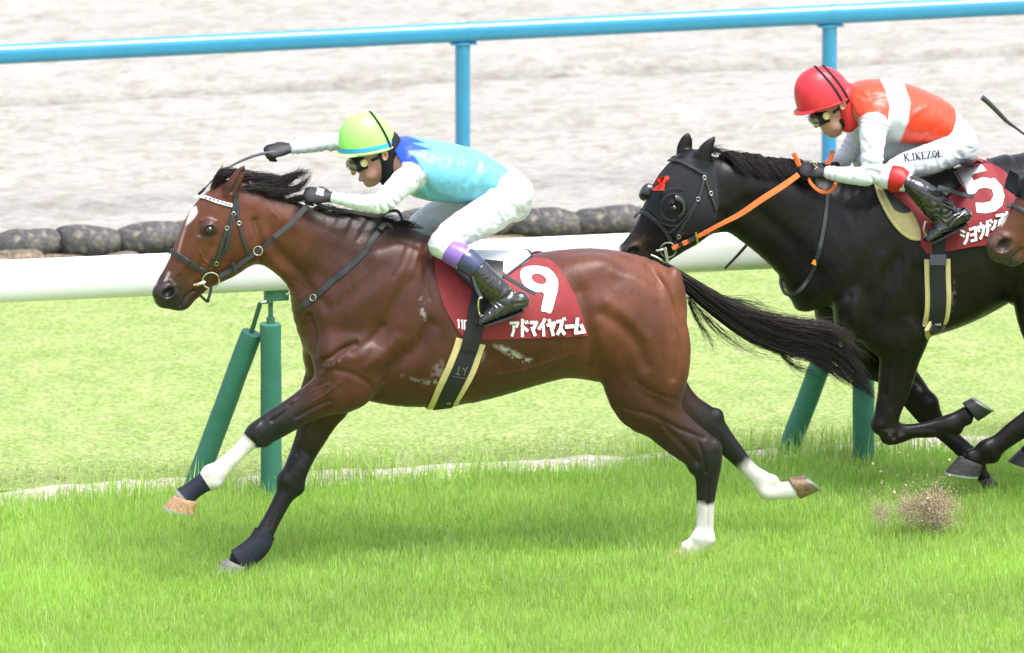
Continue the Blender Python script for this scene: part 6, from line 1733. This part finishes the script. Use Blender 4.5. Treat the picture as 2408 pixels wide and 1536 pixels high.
saddle5 = empty('saddle', U(2160, 440, Y5 - .1), 'black racing saddle on cream pad on the black horse', 'saddle')
G = coons([(2056, 432), (2080, 436), (2110, 440), (2140, 446)], [(2140, 446), (2160, 480), (2172, 520), (2172, 560)], [(2118, 544), (2135, 556), (2154, 562), (2172, 560)], [(2056, 432), (2072, 470), (2092, 512), (2118, 544)], 16, 14)
pd5, _ = cloth(B5, G, .012, .010, 'pad', M_cream, saddle5, Y5)
E2, N2_ = B5.path([(2057, 433), (2072, 472), (2094, 514), (2120, 545), (2146, 560), (2170, 561)], 6)
m = MB(); m.tube(E2 + N2_ * .014, .011, 10); m.build('pad_rim', M_cream, pd5)
G = coons([(2070, 436), (2090, 440), (2110, 445), (2130, 450)], [(2130, 450), (2140, 470), (2144, 485), (2142, 498)], [(2102, 494), (2114, 500), (2128, 502), (2142, 498)], [(2070, 436), (2080, 455), (2092, 478), (2102, 494)], 10, 10)
cloth(B5, G, .017, .006, 'flap', M_greyleather, saddle5, Y5)
sx = [(2080, 432, .15, .014), (2120, 432, .19, .018), (2160, 430, .20, .018), (2200, 420, .18, .018), (2240, 404, .15, .016)]; rg = []
for x, y, hw, th in cr(np.array(sx, float), 4):
    c = U(x, y, Y5); tt_ = np.linspace(-1, 1, 15)
    rg.append([c + np.array((0, hw * t, .012 - .10 * (abs(t) * hw / .2) ** 1.9 + th)) for t in tt_] + [c + np.array((0, hw * t * .97, .012 - .10 * (abs(t) * hw / .2) ** 1.9 - .004)) for t in tt_[::-1]])
m = MB(); m.rings(rg); m.build('seat', M_leather, saddle5, auto=50)
gp = [(2205, 560), (2204, 590), (2204, 620), (2205, 660), (2206, 700), (2203, 740), (2194, 772)]
P, N = B5.path(gp, 6); P2, N2 = P.copy(), N.copy(); P2[:, 1] = 2 * Y5 - P2[:, 1]; N2[:, 1] *= -1
i0 = 10
m = MB(); m.strap(np.vstack([P[i0:], P2[:i0 - 1:-1]]), np.vstack([N[i0:], N2[:i0 - 1:-1]]), .128, .006, n=2, lift=.002); m.build('girth_pad', M_cream, saddle5)
m = MB(); m.strap(np.vstack([P, P2[::-1]]), np.vstack([N, N2[::-1]]), .080, .006, n=2, lift=.011); gir5 = m.build('girth', M_blackweb, saddle5)
h = B5.hit(2205, 612); m = MB(); m.strap([h[0] + UP * .028, h[0] - UP * .024], [h[1]] * 2, .082, .005, n=0, lift=.018); m.build('keeper', M_shell, gir5)
h = B5.hit(2203, 757); m = MB(); m.strap([h[0] + RT * .02, h[0] - RT * .02], [h[1]] * 2, .014, .006, n=0, lift=.018); m.build('girth_buckle', M_steel, gir5)
m = MB(); m.strap([U(2205, 440, Y5 - .30), U(2235, 449, Y5 - .315), U(2265, 458, Y5 - .325), U(2289, 464, Y5 - .33)], [(0, -1, .25)] * 4, .020, .005, n=4, lift=.006); m.build('strap_tail', M_greyleather, saddle5)
m = MB(); yk = Y5 - .36
m.tube([U(2176, 520, yk), U(2172, 540, yk - .005), U(2178, 556, yk), U(2184, 564, yk + .01)], .005, 8, n=5); m.tube([U(2178, 522, yk), U(2195, 530, yk + .06), U(2202, 545, yk + .08)], .0045, 8, n=4)
m.tube([U(2182, 562, yk - .01), U(2196, 558, yk + .05)], .009, 8); m.build('stirrup_iron', M_steel, saddle5)

# ---- jockey 5
RD = np.array((.78, .055, .018))


def silk5(V, P, darm, dt, pt):
    C = np.tile(RD, (len(V), 1))
    a = poly_soft(P, [(2062, 170), (2122, 186), (2140, 240), (2136, 285), (2112, 345), (2060, 345), (2086, 300), (2093, 250), (2085, 215)], 2)[:, None]
    C = C * (1 - a) + SW * a
    w = poly_soft(P, [(1900, 300), (2012, 300), (2020, 278), (2040, 266), (2060, 264), (2080, 272), (2090, 290), (2086, 340), (2075, 440), (1900, 440)], 2)[:, None]
    far = (np.clip((V[:, 1] - (Y5 + .10)) / .02, 0, 1) * np.clip((P[:, 1] - 290) / 10, 0, 1) * np.clip((2050 - P[:, 0]) / 6, 0, 1))[:, None]
    w = np.maximum(w, far)
    return C * (1 - w) + SW * w


M_redhel = mat('red_helmet_cover', (.62, .028, .045), .36, .5, .05, 30, bump=.0012, bscale=60)
M_redhood = flat_mat('red_hood_cloth', (.62, .025, .03))
M_redcuff = flat_mat('red_boot_cuff', (.45, .010, .012))
J5 = dict(
    seed=14, sleeve_n=7, waist=[(2212, 320), (2236, 330)], collar=[(1994, 236), (1974, 244)], boot_i=2, knee_i=1, wrinkle_r=.10,
    rows=dict(
        torso=[(2018, 206, 2012, 276, .085), (2046, 189, 2026, 308, .165), (2090, 188, 2070, 326, .185), (2140, 201, 2122, 338, .175), (2190, 222, 2175, 342, .16), (2235, 252, 2210, 350, .15), (2268, 285, 2228, 370, .155), (2284, 315, 2240, 385, .15)],
        neck=[(1985, 215, 1965, 280, .058), (2015, 208, 1995, 285, .07)],
        head=[(1898, 232, 1998, 222, .074), (1910, 256, 1995, 250, .072), (1923, 278, 1990, 280, .066), (1934, 297, 1984, 300, .056), (1948, 310, 1970, 312, .036)],
        arm=[(2030, 268, 2088, 300, .066, -.165), (2020, 305, 2086, 315, .060, -.18), (2023, 355, 2080, 352, .054, -.215), (2026, 395, 2066, 425, .050, -.24), (2008, 394, 2026, 434, .047, -.235), (1972, 390, 1972, 429, .042, -.20), (1942, 390, 1942, 420, .034, -.16)],
        far_arm=[(2030, 240, 2060, 285, .065, .165), (2005, 285, 2050, 310, .058, .19), (1985, 330, 2022, 352, .050, .20), (1970, 355, 2002, 385, .046, .18), (1955, 368, 1978, 396, .040, .14), (1944, 376, 1962, 402, .034, .10)],
        thigh=[(2228, 300, 2286, 372, .098, -.09), (2178, 335, 2218, 404, .092, -.125), (2132, 352, 2158, 416, .083, -.165), (2098, 372, 2112, 430, .072, -.195), (2070, 396, 2088, 440, .064, -.215)],
        shin=[(2062, 432, 2104, 398, .060, -.22), (2096, 440, 2136, 404, .058, -.25), (2122, 444, 2142, 412, .058, -.265), (2140, 462, 2178, 430, .054, -.30), (2164, 490, 2222, 462, .050, -.32), (2192, 512, 2246, 488, .046, -.33)],
        foot=[(2258, 494, 2276, 520, .037, -.33), (2236, 498, 2250, 534, .043, -.335), (2208, 520, 2218, 550, .046, -.34), (2188, 542, 2196, 562, .043, -.345), (2178, 556, 2182, 567, .036, -.35)]),
    face=dict(skull=(1945, 225), ear=(1981, 247), nose_tip=(1919, 295), nose_bridge=(1919, 278), lips=(1940, 307), mouth=(1933, 310), chin=(1957, 312), cheek=(1958, 292), tilt=50),
    silk=silk5,
    shirt_strokes=[([(2060, 300), (2050, 340), (2050, 380)], 6, .006), ([(2030, 330), (2045, 350)], 5, -.005), ([(2180, 250), (2150, 270), (2130, 300)], 6, .005), ([(2200, 300), (2180, 320), (2170, 335)], 5, -.005), ([(2010, 215), (2040, 230), (2080, 225)], 6, -.004), ([(2030, 400), (2010, 415)], 5, .004)],
    breech_strokes=[([(2192, 345), (2205, 375), (2212, 395)], 3, .006), ([(2174, 370), (2180, 395), (2178, 410)], 3, .005), ([(2230, 350), (2250, 370), (2272, 372)], 3, .005), ([(2240, 330), (2262, 345), (2284, 350)], 3, -.004), ([(2150, 390), (2155, 412)], 4, -.004), ([(2075, 400), (2095, 420)], 4, -.004)],
    gloves=[(1934, 406, -.15, U(1880, 397, -.10 + Y5) - U(1934, 406, -.15 + Y5), (0, -.75, .66), 1, 1.0), (1950, 392, .08, U(1900, 400, .05 + Y5) - U(1950, 392, .08 + Y5), (0, .6, .8), -1, .95)],
    hood=[(1948, 234, 2014, 216, .088), (1956, 258, 2016, 240, .087), (1966, 282, 2022, 266, .084), (1974, 298, 2012, 284, .072)],
    m_hood=M_redhood, m_helmet=M_redhel, m_rim=M_redhel, helmet=[(1877, 260), (2005, 216), (1925, 156), .112], elastic=[.42, .66], hshift=.12,
    goggles=dict(c=(1924, 275), tilt=22, disc=(1943, 273), r=.018, strap=[((1958, 266), -.078), ((1978, 252), -.086), ((1998, 234), -.088)]),
    cuffs=[(.35, 2.0, M_redcuff, 'cuff', .010)])
j5, BR5, GL5, SH5 = jockey(J5, Y5, 'jockey in red helmet and red silks with white hoop', U(2170, 420, Y5))
E_ = U(1981, 247, Y5 - .09)
m = MB(); m.rings([E_ + np.outer(np.cos(np.arange(14) * 6.2832 / 14), (.0155 * s_, 0, .006 * s_)) + np.outer(np.sin(np.arange(14) * 6.2832 / 14), (-.004 * s_, 0, .024 * s_)) + np.array((0, d_, 0)) for d_, s_ in ((.012, 1), (-.004, 1.0), (-.010, .9), (-.010, .72), (-.002, .55), (.0, .2))])
m.build('ear', M_skin, j5)
m = MB(); m.tube([U(1978, 280, Y5 - .06), U(1984, 292, Y5 - .045), U(1980, 303, Y5 - .02)], [.014, .017, .010], 10, n=4); m.build('chin_cup', M_black, j5)
print_strokes(GL5[0][1], [([(1905, 381), (1911, 378), (1920, 384), (1922, 394), (1916, 399)], 1.4), ([(1912, 386), (1917, 391)], 4)], 2, .002, None, M_logo, 'logo_mark', GL5[0][0], step=3)
M_navyprint = mat('navy_print', (.012, .016, .05), .6, .3, .1, 40)
def serif(ch):
    I = ([(0, 0), (0, 1)], 1)
    s_ = {'K': [([(.15, 0), (.15, 1)], 1), ([(.75, 0), (.2, .5)], .6), ([(.3, .42), (.8, 1)], 1), ([(0, 0), (.3, 0)], .4), ([(0, 1), (.3, 1)], .4), ([(.6, 0), (.95, 0)], .4), ([(.6, 1), (.95, 1)], .4)],
          '.': [([(.1, .93), (.1, 1)], 1.1)], 'I': [([(.2, 0), (.2, 1)], 1), ([(0, 0), (.4, 0)], .4), ([(0, 1), (.4, 1)], .4)],
          'E': [([(.15, 0), (.15, 1)], 1), ([(0, 0), (.7, 0)], .45), ([(0, 1), (.7, 1)], .45), ([(.15, .5), (.5, .5)], .45), ([(.7, 0), (.7, .2)], .4), ([(.7, .8), (.7, 1)], .4)],
          'Z': [([(.05, 0), (.7, 0)], .45), ([(.68, 0), (.05, 1)], 1), ([(.05, 1), (.72, 1)], .45), ([(.05, 0), (.05, .2)], .4), ([(.72, .8), (.72, 1)], .4)],
          'O': [([(.4, 0), (.12, .2), (.06, .5), (.12, .8), (.4, 1), (.68, .8), (.74, .5), (.68, .2), (.4, 0)], .8)]}
    return s_[ch]
x = 0; strokes = []
o0, ux, uy = np.array((2124.0, 363.5)), np.array((13.0, -1.25)), np.array((2.6, 16.2))
for ch, adv in (('K', 1.12), ('.', .38), ('I', .58), ('K', 1.1), ('E', .95), ('Z', .95), ('O', .98), ('E', .9)):
    for pts, wd in serif(ch): strokes.append(([tuple(o0 + ux * (x + px) + uy * py) for px, py in pts], 3.6 * max(wd, .55)))
    x += adv
nb_ = np.mean([BR5.hit(q_, 364)[1] for q_ in (2130, 2160, 2190, 2220)], 0); nb_ /= np.linalg.norm(nb_)
print_strokes(BR5, strokes, 2.6, .003, None, M_navyprint, 'name_print', [c_ for c_ in j5.children if c_.name.startswith('breeches')][0], step=3, nrm=nb_)

# ================================================================== third horse: only its muzzle and its rider's whip reach into the picture
def rot_rows(rows, c, deg, t):
    a_ = R(deg); ca, sa = math.cos(a_), math.sin(a_)
    g = lambda x, y: (c[0] + t[0] + (x - c[0]) * ca - (y - c[1]) * sa, c[1] + t[1] + (x - c[0]) * sa + (y - c[1]) * ca)
    return [(*g(r[0], r[1]), *g(r[2], r[3])) + tuple(r[4:]) for r in rows]
Y3 = -.02
H3 = dict(H5)
mv = lambda rows: [(r[0] + 872, r[1] + 15, r[2] + 872, r[3] + 15) + tuple(r[4:]) for r in rows]
pv = (356, 683)
H3['head'] = rot_rows(HEAD9, pv, 7, (1963, -113)); H3M = [(*rot_rows([(e[0], e[1], 0, 0)], pv, 7, (1963, -113))[0][:2],) + tuple(e[2:]) for e in H9['extra'][-4:]]; H3['ears'] = [(y_, rot_rows(r_, pv, 7, (1963, -113))) for y_, r_ in H9['ears']]
H3['neck'] = rot_rows(NECK9[:3], pv, 7, (1963, -113)) + mv(H5['neck'][3:]); H3['torso'] = mv(H5['torso']); H3['legs'] = {k_: (y_, mv(r_)) for k_, (y_, r_) in H5['legs'].items()}
H3['extra'] = [(e[0] + 872, e[1] + 15) + tuple(e[2:]) for e in H5['extra'] if e[0] > 1900] + H3M
g3 = lambda x, y: rot_rows([(x, y, x, y)], pv, 7, (1963, -113))[0][:2]
H3['eye'] = (*g3(491, 538), 0); H3['nostril'] = (2359, 576); H3['nos'] = 1.3; H3['mouth'] = [(2372, 622), (2384, 604), (2404, 586)]; H3['strokes'] = [([(2335, 556), (2352, 548), (2370, 560)], 4, .006), ([(2374, 560), (2388, 580), (2384, 604)], 7, -.005)]
BR3 = (.105, .034, .0175)
RAMP3 = dict(torso=[(0, BAY), (10, BAY)], neck=[(0, BAY), (6, BAY)], head=[(0, BR3), (5.3, BR3), (6.0, (.080, .034, .024)), (6.6, (.040, .028, .025)), (8, (.020, .016, .016))],
                           near_fore=[(0, BAY), (3, BAYD), (5, BLK), (12, BLK)], far_fore=[(0, BAY), (3, BAYD), (5, BLK), (11, BLK)], near_hind=[(0, BAY), (4, BAYD), (6, BLK), (13, BLK)], far_hind=[(0, BAY), (4, BLK), (9, BLK)], ear0=[(0, BAY), (4, BAY)], ear1=[(0, BAY), (4, BAY)])
f3, V3, F3, eyes3, C3 = build_horse(H3, .0092, y0=Y3, ramps=RAMP3, default=BAY)
P3 = proj(V3)
C3 = paint(C3, V3, P3, [(2344, 566), (2356, 558), (2370, 562), (2374, 576), (2366, 588), (2352, 586)], (.006, .005, .005), 6, .3, .9)
C3 = paint(C3, V3, P3, [(2364, 504), (2370, 502), (2362, 520), (2355, 530), (2354, 522)], (.7, .68, .66), 4, .3)
horse3 = empty('horse', U(2950, 1250, Y3), 'brown horse muzzle with a black noseband at the right picture edge', 'horse')
new_obj('body', mesh_np('horse_body', V3, F3, C3.clip(0, 1)), M_coat, horse3)
for e in eyes3:
    m = MB(); a = np.arange(12) * 2 * np.pi / 12
    m.rings([e + .0205 * np.stack([np.cos(a) * math.sin(t), np.cos(t) * np.ones(12), np.sin(a) * math.sin(t)], 1) for t in np.linspace(.02, 3.12, 9)]); m.build('eye', M_eye, horse3)
for k_, (cf, cb, to, he, yy) in enumerate((((2299, 991), (2263, 948), (2336, 966), (2284, 938), -.135), ((2300, 1128), (2330, 1120), (2306, 1150), (2346, 1136), .135), ((2258, 1073), (2306, 1094), (2221, 1110), (2296, 1122), -.125))):
    hoof(horse3, *[(p[0] + 872, p[1] + 15) for p in (cf, cb, to, he)], Y3 + yy, M_hoofd, shoe=False)
hair('tail', [([gd([(3470, 425, 0, .02), (3530, 465, 0, .05), (3610, 535, 0, .06), (3700, 600, 0, .03)], Y3)], 150, dict(r0=.004))], horse3, 190)
hair('mane', [([gd([(2560 + 40 * i, 345 + 6 * i, 0, .012), (2575 + 40 * i, 335 + 6 * i, 0, .014), (2600 + 40 * i, 350 + 6 * i, -.05, .012), (2615 + 40 * i, 380 + 6 * i, -.09, .006)], Y3) for i in range(6)], 300, dict(r0=.003))], horse3, 200)
B3 = Body(V3, F3)
bridle3 = empty('bridle', U(2400, 480, Y3), 'black noseband and hood edge on the brown horse at the right edge', 'bridle')
strap_on(B3, [(2371, 486), (2384, 484), (2398, 490), (2414, 500), (2440, 518)], .017, .005, M_greyleather, 'noseband', bridle3, .004, mirror=Y3)
G = coons([(2396, 412), (2430, 400), (2470, 395), (2510, 400)], [(2510, 400), (2520, 440), (2515, 480), (2500, 510)], [(2386, 462), (2420, 470), (2460, 495), (2500, 510)], [(2396, 412), (2394, 430), (2390, 448), (2386, 462)], 16, 12)
cloth(B3, G, .006, .004, 'hood_cloth', M_hood5, bridle3, Y3)
wq = [(2309, 229), (2322, 240), (2345, 262), (2366, 284), (2390, 302), (2420, 324), (2470, 360)]
m = MB(); m.tube([U(x_, y_, .15) for x_, y_ in wq], [.014, .0135, .012, .010, .0065, .0055, .006], 10, n=4)
m.build('whip', M_shell, None, label='raised black whip with a thick end at the right picture edge', cat='whip')
